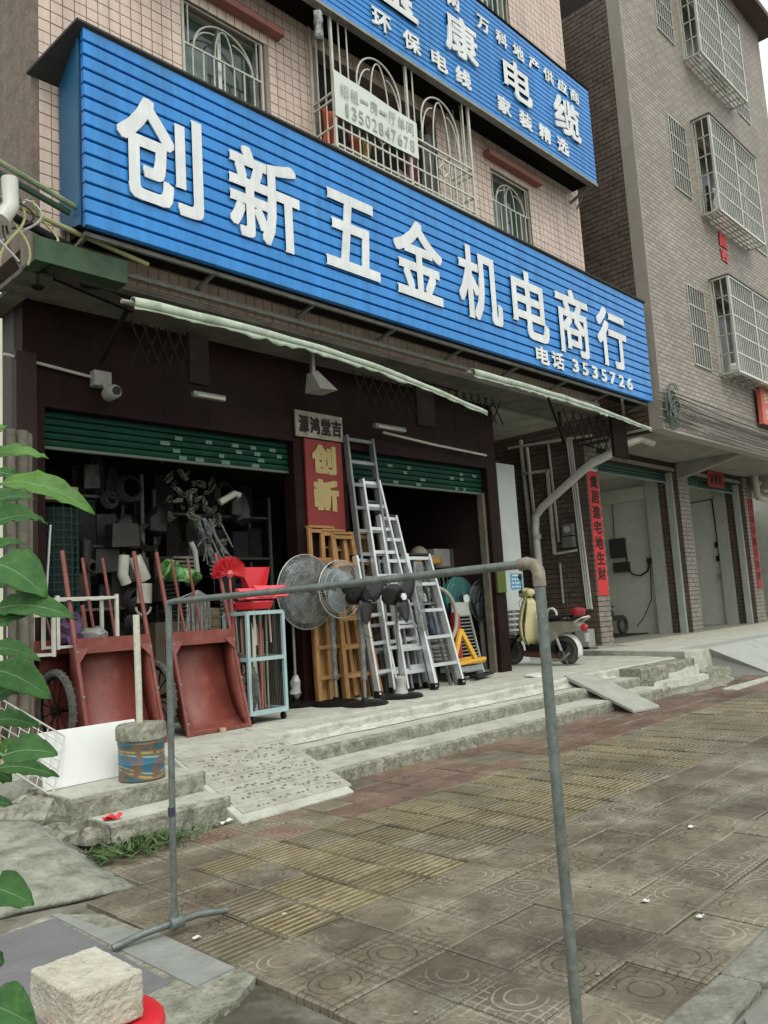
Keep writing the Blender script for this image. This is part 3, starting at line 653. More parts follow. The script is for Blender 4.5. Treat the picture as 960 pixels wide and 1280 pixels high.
m=MB(); m.box(6.7,9.3,YW+.22,YW+.25,7.4,9.0); tag(m.build('balcony_window',dark),'dark open window behind the white balcony cage','window')
m=MB(); m.box(6.55,9.5,YW-.5,YW-.01,9.3,9.36)
for nm,x,z,wd,h,mt,lb in (('bag',6.82,7.42,.22,.62,M('orange',(.62,.10,.03),.7),'orange bag hanging at the left corner of the balcony cage'),('shirt',7.25,7.38,.16,.5,M('orange2',(.60,.12,.05),.7),'red orange cloth drying behind the balcony bars'),('towel',7.48,7.36,.14,.55,M('yel',(.60,.42,.12),.7),'yellow towel drying behind the balcony bars'),('trousers',8.42,7.45,.2,1.2,M('burg',(.12,.01,.025),.8),'dark red garment hanging behind the balcony bars'),('shirt',8.8,7.42,.3,1.1,M('grycl',(.09,.095,.09),.8),'dark grey garment hanging right of the red one on the balcony'),('shirt',7.05,7.36,.14,.4,M('blkcl',(.03,.03,.035),.8),'small black garment beside the orange bag on the balcony')):
    m=MB(); g=[[(x+wd*(i/8-.5)*(1+.2*math.sin(k)),YW-.12+.03*math.sin(i*1.7+k*.4),z+h*k/8) for k in range(9)] for i in range(9)]; m.sheet(g); tag(m.build(nm,mt,smooth=True,solid=.015),lb,'clothes' if nm!='bag' else 'bag')
m=MB(); m.lathe([(.02,0),(.1,.03),(.14,.12),(.1,.2),(.02,.22)],(8.0,6.98,7.34),10); m.rough(.03,3); tag(m.build('cloth_bundle',rag,smooth=True),'crumpled grey rag lying on the balcony cage floor','rag')
m=MB(); m.box(8.3,9.3,6.86,7.1,7.34,7.44); m.rough(.03,2); tag(m.build('plastic_tray',M('tray',(.45,.5,.47),.5)),'pale flat tray on the right of the balcony cage floor','tray')
# rent banner
t=thing('rent_banner',(7.37,6.76,7.73),'white cloth room-to-let banner tied to the balcony bars','banner')
m=MB(); g=[[(6.60+1.57*i/12,6.765+.006*math.sin(i),7.735+(.63-.09*i/12)*k/4) for k in range(5)] for i in range(13)]; m.sheet(g); m.build('cloth',M('bann',(.62,.66,.60),.7,c2=(.56,.6,.54),sc_=2),t,solid=.004)
gt=M('gtext',(.34,.37,.34),.8)
row_text('招租一房一厅单间',6.68,8.10,8.04,8.22,6.752,gt,t,bold=.0,gap=.1,depth=.002)
row_text('13502847678',6.74,8.10,7.79,7.97,6.752,gt,t,'digit',bold=.01,gap=.14,depth=.002)
m=MB()
for s_ in range(3):
    g=[[(6.32+.05*math.cos(a*1.05)*(1+.3*math.sin(s_+k)),6.70+.05*math.sin(a*1.05),8.62+k*.08-s_*.02) for k in range(6)] for a in range(7)]
m.sheet(g); m.rough(.018,9); tag(m.build('hanging_rag',M('rag2',(.42,.43,.42),.8,c2=(.12,.12,.12),sc_=20),smooth=True,solid=.01),'knotted grey rag hanging under the upper sign by the balcony','rag')
# =====================================================================
# SIGNS
# =====================================================================
def sign(name,x0,x1,z0,z1,y,n,label):
    t=thing(name,((x0+x1)/2,y,z0),label,'shop sign'); h=(z1-z0)/n
    for k in range(n):
        z=z0+k*h; m=MB(); m.prism([(y+.05,z),(y+.006,z+.002),(y,z+.008),(y,z+h-.026*h/.143),(y+.006,z+h-.020*h/.143),(y+.05,z+h-.020*h/.143)],'x',x0,x1); m.build('panel_strip',blue,t)
    m=MB(); m.box(x0,x1,y+.052,y+.08,z0,z1); m.build('backing',blue_gap,t)
    return t
YS=6.70
sg=sign('shop_sign',3.26,14.62,5.19,7.19,YS,14,'long blue ribbed shop sign with eight big white characters and phone number')
for ch,a,b,c,d in (('创',3.57,4.53,5.60,6.71),('新',4.86,5.84,5.60,6.68),('五',6.23,7.14,5.63,6.63),('金',7.43,8.41,5.60,6.70),('机',8.76,9.78,5.60,6.70),('电',10.06,11.05,5.59,6.69),('商',11.32,12.35,5.57,6.73),('行',12.64,13.70,5.60,6.69)):
    text(ch,a,b,c,d,YS-.012,letter_white,'character',sg,bold=.040,depth=.016)
for ch,a,b in (('电',10.60,10.98),('话',11.06,11.42)): text(ch,a,b,5.235,5.52,YS-.006,letter_white,'small_character',sg,bold=.05,depth=.02)
for i,ch in enumerate('3535726'): text(ch,11.68+i*.318,11.68+i*.318+.2,5.275,5.50,YS-.006,letter_white,'digit',sg,bold=.075,depth=.02)
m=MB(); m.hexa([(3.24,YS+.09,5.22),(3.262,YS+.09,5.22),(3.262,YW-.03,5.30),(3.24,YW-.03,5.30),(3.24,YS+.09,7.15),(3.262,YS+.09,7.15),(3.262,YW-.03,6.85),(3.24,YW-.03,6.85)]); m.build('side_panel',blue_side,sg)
m=MB(); m.hexa([(3.19,YS-.03,7.19),(14.66,YS-.03,7.19),(14.66,YW-.02,6.84),(2.93,YW-.02,6.80),(3.19,YS-.03,7.215),(14.66,YS-.03,7.215),(14.66,YW-.02,6.87),(2.93,YW-.02,6.83)]); m.build('top_sheet',roof_black,sg)
m=MB(); m.bar((3.33,YW-.06,5.0),(3.33,YW-.06,6.95),.05); m.bar((3.30,YW-.08,5.03),(13.3,YW-.08,5.03),.05)
m.bar((3.30,YS+.12,5.16),(14.6,YS+.12,5.16),.04)
for k in range(9): x=3.33+k*1.4; m.bar((x,YS+.1,5.16),(x,YW-.05,5.1),.035)
m.bar((13.6,YS+.12,5.12),(14.2,YW-.1,4.98),.05); m.build('steel_frame',steel,sg)
m=MB(); m.box(3.3,14.6,YS+.1,YW-.1,5.19,5.2); m.build('base_sheet',steel_dark,sg)
up=sign('cable_sign',3.6,13.22,9.15,11.03,YS,22,'upper blue ribbed sign with smaller white cable shop lettering')
for ch,a,b,c,d in (('宝',7.35,8.25,9.76,10.46),('康',8.88,9.66,9.74,10.42),('电',10.34,11.14,9.71,10.37),('缆',11.85,12.71,9.70,10.40)):
    text(ch,a,b,c,d,YS-.012,letter_white,'character',up,bold=.042,depth=.03)
for ch,x in zip('深圳两万科地产供应商',(7.2,8.1,8.98,9.73,10.23,10.70,11.17,11.62,12.07,12.48)): text(ch,x,x+.32,10.52,10.77,YS-.006,letter_white,'small_character',up,bold=.05,depth=.02)
for ch,x in zip('环保电线家装精选',(7.30,7.91,8.51,9.07,10.12,10.72,11.30,11.87)): text(ch,x,x+.37,9.29,9.58,YS-.006,letter_white,'small_character',up,bold=.05,depth=.02)
m=MB(); m.box(3.6,13.24,YS-.01,YS+.1,9.10,9.145); m.bar((13.1,YS+.1,9.1),(13.1,YW,8.95),.04); m.bar((13.1,YS+.1,9.2),(13.35,YW+.02,8.9),.025); m.build('bottom_trim',steel,up)
m=MB(); m.box(3.6,13.2,YS+.1,YW-.02,9.20,9.24); m.box(3.6,13.24,YS-.01,YW-.05,11.035,11.07); m.build('back_box',steel_dark,up)
# green folded beam, hooks
m=MB(); m.prism([(6.86,5.03),(6.86,4.80),(7.16,4.80),(7.16,4.83),(6.9,4.83),(6.9,5.03)],'x',2.86,3.75); tag(m.build('canopy_beam',M('gbeam',(.035,.08,.035),.7,c2=(.02,.045,.02),sc_=5)),'dull green folded metal beam under the left end of the blue sign','beam')
# awning rolls
cloth=M('awncloth',(.44,.50,.41),.85,c2=(.31,.37,.29),sc_=6,dirt=(.2,.22,.17),ds=8,dl=.55)
def awning(x0,x1,zl,zr,dz,label,ta=.3):
    t=thing('awning',((x0+x1)/2,6.4,min(zl,zr)),label,'awning')
    n=60; g=[]; rr=random.Random(int(x0*7))
    for i in range(n+1):
        u=i/n; x=x0+(x1-x0)*u; zc=zl+(zr-zl)*u+dz*math.sin(math.pi*u)+.003*math.sin(u*33)
        r_=.056*(1-.45*u if ta else 1)*(1+.04*math.sin(u*47)+.05*math.sin(u*13)); hang=.012+.02*rr.random()+(.035 if .2<u<.7 else .0)*rr.random()
        row=[]
        for k in range(10):
            a=R(-50+k*26); row.append((x,6.36-r_*math.cos(a),zc+r_*math.sin(a)))
        row.insert(0,(x,6.36-r_*.72,zc-r_*.8-hang))
        g.append(row)
    m=MB(); m.sheet(g); m.build('cloth',cloth,t,smooth=True,solid=.006)
    m=MB(); m.tube([(x0-.1+(x1-x0+.13)*q/12,6.37,zl+(zr-zl)*q/12+dz*math.sin(math.pi*q/12)) for q in range(13)],.022,8); m.build('roller_bar',steel,t)
    return t
awning(3.52,8.72,4.39,4.09,.14,'long rolled pale green awning over the left shop opening')
awning(8.48,13.65,4.61,4.46,.06,'second rolled pale green awning running to the right end of the shop')
# awning arm bar, back rod, folding lattices
m=MB(); m.bar((3.05,6.9,4.72),(3.75,6.75,4.52),.06,.09); m.bar((3.0,7.2,4.86),(3.02,6.85,4.7),.03); m.bar((3.7,6.72,4.55),(3.70,7.35,4.12),.04,.03); m.lathe([(.05,0),(.06,.02),(.015,.03),(.015,.14),(.03,.15)],(2.9,6.9,4.55),12)
m.tube([(3.25,6.8,4.66),(8.7,6.8,4.5)],.02,6); m.build
tag(m.build('awning_gear',steel_dark),'dark rusty awning crank bracket at the left end under the sign','bracket')
def lattice(x0,x1,zt,zb,y,n,label,panel=None):
    t=thing('folding_lattice',((x0+x1)/2,y,zb),label,'lattice','folded lattice arms under the awnings')
    m=MB(); w_=(x1-x0)/n
    for k in range(n):
        a=x0+k*w_
        m.bar((a,y,zb),(a+w_*1.5,y,zt),.022,.008,(0,1,0)); m.bar((a,y-.012,zt),(a+w_*1.5,y-.012,zb),.022,.008,(0,1,0))
    m.build('scissor_bars',steel_dark,t)
    if panel: m=MB(); m.box(panel[0],panel[1],y-.03,y+.03,zb-.08,zt+.02); m.build('end_board',M('endb',(.016,.011,.007),.85,c2=(.01,.007,.005),sc_=5,spec=.1),t)
lattice(3.95,4.62,4.58,4.12,7.2,5,'folded dark lattice under the left end of the awning',(4.62,4.86))
lattice(7.05,8.2,4.60,4.12,7.2,7,'folded dark lattice above the pillar with the red sign',(8.25,8.62))
lattice(8.95,10.2,4.68,4.30,7.2,7,'folded dark lattice over the right shutter')
lattice(12.1,13.75,4.82,4.22,7.2,6,'folded dark lattice at the right end before the brick wall',(13.8,14.35))
m=MB(); m.bar((11.2,6.9,4.80),(12.1,7.2,4.20),.03,.05); m.bar((12.0,7.2,4.75),(12.05,7.2,4.18),.06,.03); tag(m.build('folding_bracket',steel_dark),'black folding arm left of the rightmost lattice','bracket')
m=MB(); m.box(8.66,8.74,7.1,7.14,4.0,4.02)
# fluorescent tubes / white conduits along fascia
for a,b,z,lb in ((4.98,5.35,4.06,'short white tube lamp left of the shop pillar under the soffit'),(7.9,8.45,4.06,'white tube lamp over the right shutter')):
    t=thing('tube_lamp',((a+b)/2,7.6,z),lb,'lamp'); m=MB(); m.tube([(a,7.6,z),(b,7.6,z)],.018,8); m.build('tube',M('tubew',(.5,.5,.45),.5),t); m=MB(); m.box(a-.03,b+.03,7.62,7.68,z-.01,z+.05); m.build('fitting',steel,t)
m=MB(); m.tube([(8.3,7.9,4.08),(9.4,7.9,4.02),(10.75,7.9,3.98)],.018,6); tag(m.build('conduit',pvc),'thin pale conduit above the right shutter','conduit')
m=MB(); m.tube([(3.0,7.95,4.25),(3.9,7.95,4.17)],.016,6); tag(m.build('conduit',pvc),'thin pale conduit leading to the security camera','conduit')
# security camera
t=thing('security_camera',(4.02,7.93,3.9),'small white security camera on the dark fascia at left','camera')
m=MB(); m.box(3.90,4.10,7.88,7.99,4.07,4.24); m.build('junction_box',M('camw',(.30,.30,.26),.5),t,bevel=.01)
m=MB(); m.tube([(4.0,7.88,4.10),(4.02,7.80,4.0)],.03,8); m.build('bracket',M('camw',(0,0,0)),t)
m=MB(); m.lathe([(.06,-.1),(.075,-.08),(.075,.08),(.065,.1)],(4.03,7.76,3.97),14,'y'); m.build('body',M('camw',(0,0,0)),t,smooth=True)
m=MB(); m.lathe([(.045,-.015),(.045,.0)],(4.03,7.655,3.97),14,'y'); m.build('lens',plastic_black,t)
# horn speaker
t=thing('horn_speaker',(6.9,7.6,4.38),'grey trapezoid horn loudspeaker hanging under the soffit','speaker')
m=MB(); m.hexa([(6.72,7.45,4.38),(7.02,7.45,4.40),(7.02,7.75,4.40),(6.72,7.75,4.38),(6.70,7.58,4.62),(6.80,7.58,4.66),(6.80,7.68,4.66),(6.70,7.68,4.62)]); m.build('horn',M('hornm',(.33,.32,.28),.6),t)
m=MB(); m.box(6.73,6.78,7.6,7.65,4.62,4.9); m.build('hanger',steel,t)
# pillar sign
t=thing('pillar_sign',(7.17,7.95,2.7),'red vertical board with two gold characters on the shop pillar','sign')
m=MB(); m.box(6.84,7.50,7.955,7.985,2.60,3.84); m.build('board',M('redb',(.21,.016,.012),.6,c2=(.16,.012,.009),sc_=2),t)
text('创',6.95,7.38,3.38,3.78,7.950,gold,'character',t,bold=.10,depth=.006); text('新',6.95,7.40,2.88,3.31,7.950,gold,'character',t,bold=.10,depth=.006)
t=thing('calligraphy_plate',(7.12,7.95,3.85),'pale plate with black brush characters above the red pillar sign','plate')
m=MB(); m.box(6.70,7.54,7.95,7.975,3.86,4.21); m.build('plate',M('calp',(.33,.30,.24),.7,c2=(.2,.18,.14),sc_=8),t)
row_text('源鸿堂吉',6.74,7.52,3.92,4.15,7.945,ink,t,bold=.08,gap=.06,depth=.004)
# white leaning board with blue sticker, green panel
t=thing('leaning_board',(12.7,8.9,PZ),'tall white board with blue sticker standing right of the right opening behind the scooter','board')
m=MB(); m.box(12.38,12.96,8.88,8.93,PZ,4.18); m.build('board',M('wpan',(.56,.60,.57),.5,c2=(.48,.52,.49),sc_=1.5,dirt=(.52,.40,.36),ds=1.2,dl=.70),t,bevel=.006)
yy=8.88
m=MB(); m.box(12.54,12.92,yy-.006,yy-.002,1.77,2.07); st=m.build('sticker',M('stb',(.05,.36,.56),.4),t)
m=MB(); m.box(12.60,12.86,yy-.010,yy-.007,2.02,2.05); m.build('print_line',letter_white,st)
for rz in (1.82,1.89,1.96):
    for q in range(4): m=MB(); m.box(12.57+q*.085,12.57+q*.085+.055,yy-.010,yy-.007,rz-.016,rz+.018); m.build('print_mark',letter_white,st)
m=MB(); m.box(10.87,11.10,7.95,7.990,1.70,2.06); tag(m.build('green_plate',M('grp',(.075,.105,.012),.7)),'yellow green plate fixed to the right pier of the shop','plate')
# =====================================================================
# NEIGHBOUR BUILDING
# =====================================================================
XN=14.9; nb=thing('neighbour_building',(19,8.5,.5),'tall grey brown brick clad building on the right with caged windows','building')
YN=6.68; Zr=17.75
wins=[(6.33,8.12),(10.35,12.05),(14.15,15.75)]
NH=[(16.75,17.65,a,b) for a,b in wins]+[(18.3,20.8,a+.15,b+.15) for a,b in wins]+[(21.5,22.4,a,b) for a,b in wins]
wall_holes(XN,24.1,4.72,Zr,YN,YN+.25,NH).build('front_wall',cladding,nb)
m=MB(); m.box(XN+.014,XN+.25,YN+.255,14,4.72,Zr); m.build('side_wall',sidegrout,nb)
m=MB(); m.box(XN+.014,XN+.25,8.96,14,PZ,4.718); m.build('lower_side_wall',sidegrout,nb)
mb=MB(); rr=random.Random(4)
for k in range(int((14.2-PZ)/.105)):
    z=PZ+k*.105
    y=(YN+.258 if z>4.72 else 8.5)+(.0 if k%2 else -.0); q=.12 if k%2 else .0
    yy=y; first=True
    while yy<11.2:
        L=.24-(q if first else 0); first=False
        y1=min(yy+L,11.3); f=XN+rr.uniform(-.004,.004); mb.add([(XN+.014,yy+.006,z+.008),(XN+.014,y1-.006,z+.008),(XN+.014,y1-.006,z+.098),(XN+.014,yy+.006,z+.098),(f,yy+.006,z+.008),(f,y1-.006,z+.008),(f,y1-.006,z+.098),(f,yy+.006,z+.098)],[(0,4,5,1),(1,5,6,2),(2,6,7,3),(3,7,4,0),(4,7,6,5)])
        yy+=L
mb.build('side_bricks',sidebrick,nb)['kind']='stuff'
m=MB(); m.box(XN-.012,XN+.02,YN-.02,YN+.262,4.70,Zr); m.build('corner_trim',M('ctrim',(.30,.27,.23),.7),nb)
m=MB(); m.box(XN,26,YN+.252,8.55,4.735,4.79); m.build('soffit',soffitm,nb)
m=MB(); m.box(XN+.01,26,YN+.002,YN+.25,4.690,4.718); m.build('soffit_lip',M('lip',(.42,.40,.34),.8),nb)
# hanging beam brackets
for x in (19.4,24.2):
    m=MB(); m.prism([(8.5,4.32),(8.5,4.73),(YN+.27,4.73),(YN+.27,4.66)],'x',x,x+.22); m.build('beam',soffitm,nb)
# ground storey: pillars, headers
mb2=MB(); mbs=MB()
def brick_face(x0,x1,z0,z1,y):
    for k in range(int((z1-z0)/.105)):
        z=z0+k*.105; x=x0-(.12 if k%2 else 0)
        while x<x1:
            a=max(x,x0);b=min(x+.24,x1)
            if b-a>.03: mb2.box(a+.005,b-.005,y-.012,y+.001,z+.007,z+.098)
            x+=.24
def brick_side(y0,y1,z0,z1,x):
    for k in range(int((z1-z0)/.105)):
        z=z0+k*.105; y=y0-(.12 if k%2 else 0)
        while y<y1:
            a=max(y,y0);b=min(y+.24,y1)
            if b-a>.03: mbs.box(x-.012,x+.001,a+.005,b-.005,z+.007,z+.098)
            y+=.24
PL=[(14.915,15.42),(19.32,19.92),(23.62,24.28)]
for a,b in PL:
    m=MB(); m.box(a,b,8.45,8.95,PZ,4.72); m.build('pillar',sidegrout,nb)
    brick_face(a,b,PZ+.1,4.7,8.45); brick_side(8.45,8.95,PZ+.1,4.7,a)
m=MB(); m.box(15.42,19.32,8.5,8.7,4.5,4.735); m.box(19.92,23.62,8.5,8.7,4.5,4.735); m.build('door_header',sidegrout,nb)
brick_face(15.42,19.32,4.5,4.7,8.5); brick_face(19.92,23.62,4.5,4.7,8.5)
mb2.build('front_bricks',pillarbrick,nb)['kind']='stuff'; mbs.build('pillar_side_bricks',sidebrick,nb)['kind']='stuff'  # pillar sides take darker bricks than the front; their shade is in the colour
for k,(a,b) in enumerate(((15.42,19.32),(19.92,23.62))):
    t=thing('roller_shutter',((a+b)/2,8.75,4.3),'teal shutter housing over the %s doorway of the brick building'%('open left','right')[k],'shutter')
    m=MB()
    for q in range(3): m.prism([(8.72,4.28+q*.075),(8.70,4.29+q*.075),(8.69,4.32+q*.075),(8.72,4.353+q*.075)],'x',a,b)
    m.build('slats',teal,t); m=MB(); m.box(a,b,8.69,8.74,4.25,4.278); m.build('bottom_rail',M('brail',(.2,.3,.28),.5),t)
    m=MB(); m.box(b-.10,b-.002,8.56,8.72,.555,4.5); m.build('guide_rail',M('dfr',(.36,.39,.34),.6),t); m=MB(); m.box(b-.04,b+.10,8.96,9.3,.555,4.5); m.build('door_jamb',M('djb',(.40,.41,.36),.6),t)
# rooms
m=MB()
m.box(15.2,24,12.4,12.6,.5,4.74); m.box(15.15,15.3,8.95,12.4,.5,4.74); m.box(19.5,19.75,8.95,12.4,.5,4.74); m.box(23.7,23.9,8.95,12.4,.5,4.74); m.box(15.3,24,8.72,12.4,4.60,4.734); m.build('room_walls',white_wall,nb)
# things in rooms
xw=19.5
t=thing('wall_socket_wires',(19.4,10,2.3),'dark boxes joined by drooping black cable on the wall of the open left room','wiring')
for y,z,w_,h in ((10.28,2.78,.42,.5),(10.22,2.28,.42,.26),(9.42,2.38,.14,.14)):
    m=MB(); m.box(xw-.12,xw-.001,y-w_/2,y+w_/2,z-h/2,z+h/2); m.build('box',M('dbox',(.035,.035,.03),.6),t)
m=MB(); m.tube([(19.42,10.1,2.7),(19.4,10.03,2.5),(19.4,10.08,2.25),(19.4,9.9,2.06),(19.4,9.7,2.02),(19.4,9.5,2.12),(19.4,9.43,2.32)],.022,6); m.tube([(19.45,9.43,2.3),(19.45,9.5,1.4),(19.45,9.75,.95),(19.45,9.95,.75)],.010,5); m.tube([(19.46,10.36,3.0),(19.46,10.33,4.1)],.012,5); m.build('cable',plastic_black,t)
m=MB(); m.box(19.36,19.49,9.1,10.8,3.95,4.3); m.build('wall_beam',white_wall,nb)
t=thing('dark_motorbike',(18.9,10.0,.55),'dark motorbike parked in the open left room','motorbike')
for dx in (0,.95):
    m=MB(); m.loop((18.2+dx,10.2,.80),.20,.05,'y',18,8); m.build('wheel',rubber,t)
m=MB(); m.bar((18.2,10.2,.80),(18.35,10.2,1.2),.05); m.bar((18.35,10.2,1.0),(19.1,10.2,.98),.18,.14); m.bar((18.33,9.95,1.28),(18.33,10.45,1.28),.035); m.lathe([(.02,0),(.13,.04),(.15,.12),(.10,.22),(.02,.25)],(18.45,10.2,1.02),12); m.build('body',M('mbk',(.04,.04,.035),.4),t,smooth=True)
m=MB(); m.box(17.6,19.3,9.6,10.6,.553,.58); tag(m.build('floor_mat',dark),'dark mat on the floor of the open left room','mat')
xw=23.7
t=thing('switch_cord',(23.6,9.3,1.9),'dark wall cord with small switches in the second room','cord')
m=MB(); m.tube([(xw-.04,10.2,4.15),(xw-.04,9.36,4.2),(xw-.04,9.17,4.3)],.014,5); m.tube([(xw-.03,9.38,4.18),(xw-.03,9.35,2.9),(xw-.03,9.34,2.4),(xw-.03,9.31,1.98)],.016,5); m.build('cord_line',plastic_black,t)
for z in (2.85,2.45): m=MB(); m.box(xw-.08,xw-.01,9.28,9.42,z-.08,z+.08); m.build('switch',plastic_black,t)
m=MB(); m.box(xw-.04,xw-.005,9.14,9.46,1.84,2.02); m.build('socket_plate',M('sock',(.32,.32,.28),.5),t)
# couplets
t=thing('red_couplet',(15.15,8.43,1.5),'long red paper strip with seven black characters on the left brick pillar','paper strip')
m=MB(); m.box(14.945,15.355,8.424,8.434,1.56,4.16); m.build('paper',redpaper,t); m=MB(); m.box(14.95,15.35,8.42,8.438,4.165,4.22); m.build('top_strip',white_wall,t)
column_text('貴居進宅地生財',15.00,15.31,4.10,1.85,8.421,ink,t,bold=.045,gap=.08)
t=thing('red_couplet',(24.05,8.43,1.5),'faded red paper strip on the far right brick pillar','paper strip')
m=MB(); m.box(23.85,24.2,8.424,8.434,1.50,4.08); m.build('paper',redpaper_dim,t); column_text('人和家順百事興',23.9,24.15,4.0,1.7,8.421,M('ink2',(.10,.012,.012),.8),t,bold=.01,gap=.14)
t=thing('door_blessing',(21.9,8.48,4.4),'small dim red paper over the second doorway','paper strip')
m=MB(); m.box(21.3,22.4,8.476,8.484,4.28,4.72); m.build('paper',redpaper_dim,t); row_text('財興旺',21.4,22.3,4.36,4.64,8.474,ink,t,bold=.02,gap=.12)
# window cages
def ncage(zb,zt,label):
    t=thing('window_cage',(19.5,6.4,zb),label,'window cage','window cages on the brick building')
    x0,x1,yf,zf0,zf1=18.11,20.98,6.27,zb,zt
    m=MB()
    for x in (x0,x1,(x0+x1)/2):
        m.bar((x,yf,zf0),(x,yf,zf1),.05)
        for z in (zf0,zf1): m.bar((x,yf,z),(x,YN,z),.04)
    for z in (zf0,zf1): m.bar((x0,yf,z),(x1,yf,z),.05)
    for x in (x0,x1): m.bar((x,YN-.02,zf0),(x,YN-.02,zf1),.04)
    m.build('cage_frame',stainless,t)
    m=MB(); n=24
    for k in range(1,n): m.bar((x0+(x1-x0)*k/n,yf,zf0),(x0+(x1-x0)*k/n,yf,zf1),.022)
    for k in range(1,5):
        z=zf0+(zf1-zf0)*k/5; m.bar((x0,yf,z),(x1,yf,z),.028)
        for x in (x0,x1): m.bar((x,yf,z),(x,YN,z),.022)
    for k in range(1,5):
        y=yf+(YN-yf)*k/5
        for x in (x0,x1): 
            if k in (2,4): m.bar((x,y,zf0),(x,y,zf1),.022)
        m.bar((x0,y,zf0),(x1,y,zf0),.03)
    for k in range(1,8): m.bar((x0+(x1-x0)*k/8,yf,zf0-.01),(x0+(x1-x0)*k/8,YN,zf0-.01),.028)
    m.build('bars',stainless,t)['kind']='stuff'
    m=MB(); m.box(x0-.05,x1+.05,yf-.05,YN-.01,zf1+.03,zf1+.05); m.build('cover_sheet',M('cvr',(.16,.16,.14),.6),t)
    return t
nc=[ncage(6.32,8.52,'lowest stainless window cage on the brick building'),ncage(10.11,12.41,'middle stainless window cage with clothes at its left end'),ncage(14.0,16.2,'topmost stainless window cage under the roof')]
for q,(a,b) in enumerate(wins):
    lv=('lowest','middle','topmost')[q]
    for x0,x1,sd_ in ((16.76,17.64,'left of'),(21.51,22.39,'right of')):
        t=thing('window',((x0+x1)/2,YN,a),'narrow barred window %s the %s cage on the brick building'%(sd_,lv),'window','narrow windows on the brick building')
        m=MB(); m.box(x0,x1,YN+.15,YN+.16,a,b); m.build('pane',M('nglass',(.03,.035,.032),.2),t)
        m=MB()
        for k in range(8): m.bar((x0+.01+(x1-x0-.02)*k/7,YN-.015,a),(x0+.01+(x1-x0-.02)*k/7,YN-.015,b),.024)
        for k in range(5): m.bar((x0,YN-.02,a+(b-a)*k/4),(x1,YN-.02,a+(b-a)*k/4),.026)
        m.build('bars',stainless,t)
    t=thing('window',(19.55,YN,a),'wide window behind the %s cage'%lv,'window'); m=MB(); m.box(18.3,20.8,YN+.16,YN+.17,a+.15,b+.15); m.build('pane',M('nglass',(0,0,0)),t)
    m=MB()
    for x in (18.33,19.55,20.77): m.box(x-.03,x+.03,YN+.10,YN+.158,a+.15,b+.15)
    m.box(18.36,19.52,YN+.10,YN+.158,a+.15,a+.21); m.box(19.58,20.74,YN+.10,YN+.158,a+.15,a+.21); m.build('frame',stainless,t)
m=MB(); g=[[(18.25+.25*i/5,6.42+.05*math.sin(i*2+k),10.14+.6*k/6) for k in range(7)] for i in range(6)]; m.sheet(g); tag(m.build('garment',M('wcl',(.5,.52,.5),.8),smooth=True,solid=.02),'pale garment hanging in the middle cage','clothes')
m=MB(); g=[[(18.16+.10*i/5,6.5+.05*math.sin(i*2+k),10.2+.6*k/6) for k in range(7)] for i in range(6)]; m.sheet(g); tag(m.build('garment',dark,smooth=True,solid=.02),'black garment hanging at the left end of the middle cage','clothes')
m=MB(); m.lathe([(.05,0),(.11,.04),(.12,.14),(.07,.2),(.01,.21)],(18.25,6.42,6.34),12); tag(m.build('white_pot',M('pot',(.6,.6,.56),.5),smooth=True),'white round pot in the lowest cage','pot')
rr=random.Random(12)
for k in range(5): m=MB(); x=18.6+k*.45; m.box(x,x+.3,6.33,6.6,6.34,6.44+rr.random()*.1); tag(m.build('cage_clutter',M('clut%d'%(k%3),((.3,.3,.27),(.12,.14,.12),(.45,.43,.38))[k%3],.7)),('first','second','third','fourth','fifth')[k]+' small household box from the left on the lowest cage floor','box','boxes in the lowest cage')
# red character plaque, roof, red signboard
t=thing('red_plaque',(19.2,6.66,9.3),'small red character plaque fixed between lower and middle cages','plaque')
rp_=M('redpl',(.75,.05,.05),.5); text('昌',18.99,19.45,9.66,10.02,6.672,rp_,'character',t,bold=.05,depth=.02); text('吉',18.99,19.45,9.30,9.62,6.672,rp_,'character',t,bold=.05,depth=.02)
m=MB(); m.box(XN-.3,24.5,6.2,14,Zr,Zr+.16); m.build('roof_slab',M('roofs',(.10,.07,.055),.8),nb)
m=MB(); m.box(XN+.3,24.095,YN+.3,14,4.8,Zr-.01); m.build('core',M('core',(.04,.04,.035),.9),nb)
t=thing('red_signboard',(20.8,6.5,5.3),'pink red shop signboard at the right edge below the lowest cage','sign')
m=MB(); m.hexa([(20.05,6.5,5.42),(23.6,6.5,5.42),(23.6,6.6,5.42),(20.05,6.6,5.42),(20.08,6.5,6.30),(23.6,6.5,6.30),(23.6,6.6,6.30),(20.08,6.6,6.30)]); m.build('board',M('rsb',(.62,.16,.11),.6,c2=(.5,.10,.07),sc_=3),t)
yl=M('ytxt',(.75,.62,.36),.6); row_text('批发零售百货',20.15,23.4,5.95,6.22,6.497,yl,t,bold=.02,gap=.16); row_text('烟酒日杂粮油',20.15,23.4,5.52,5.82,6.497,M('ptxt',(.75,.45,.38),.6),t,bold=.02,gap=.16)
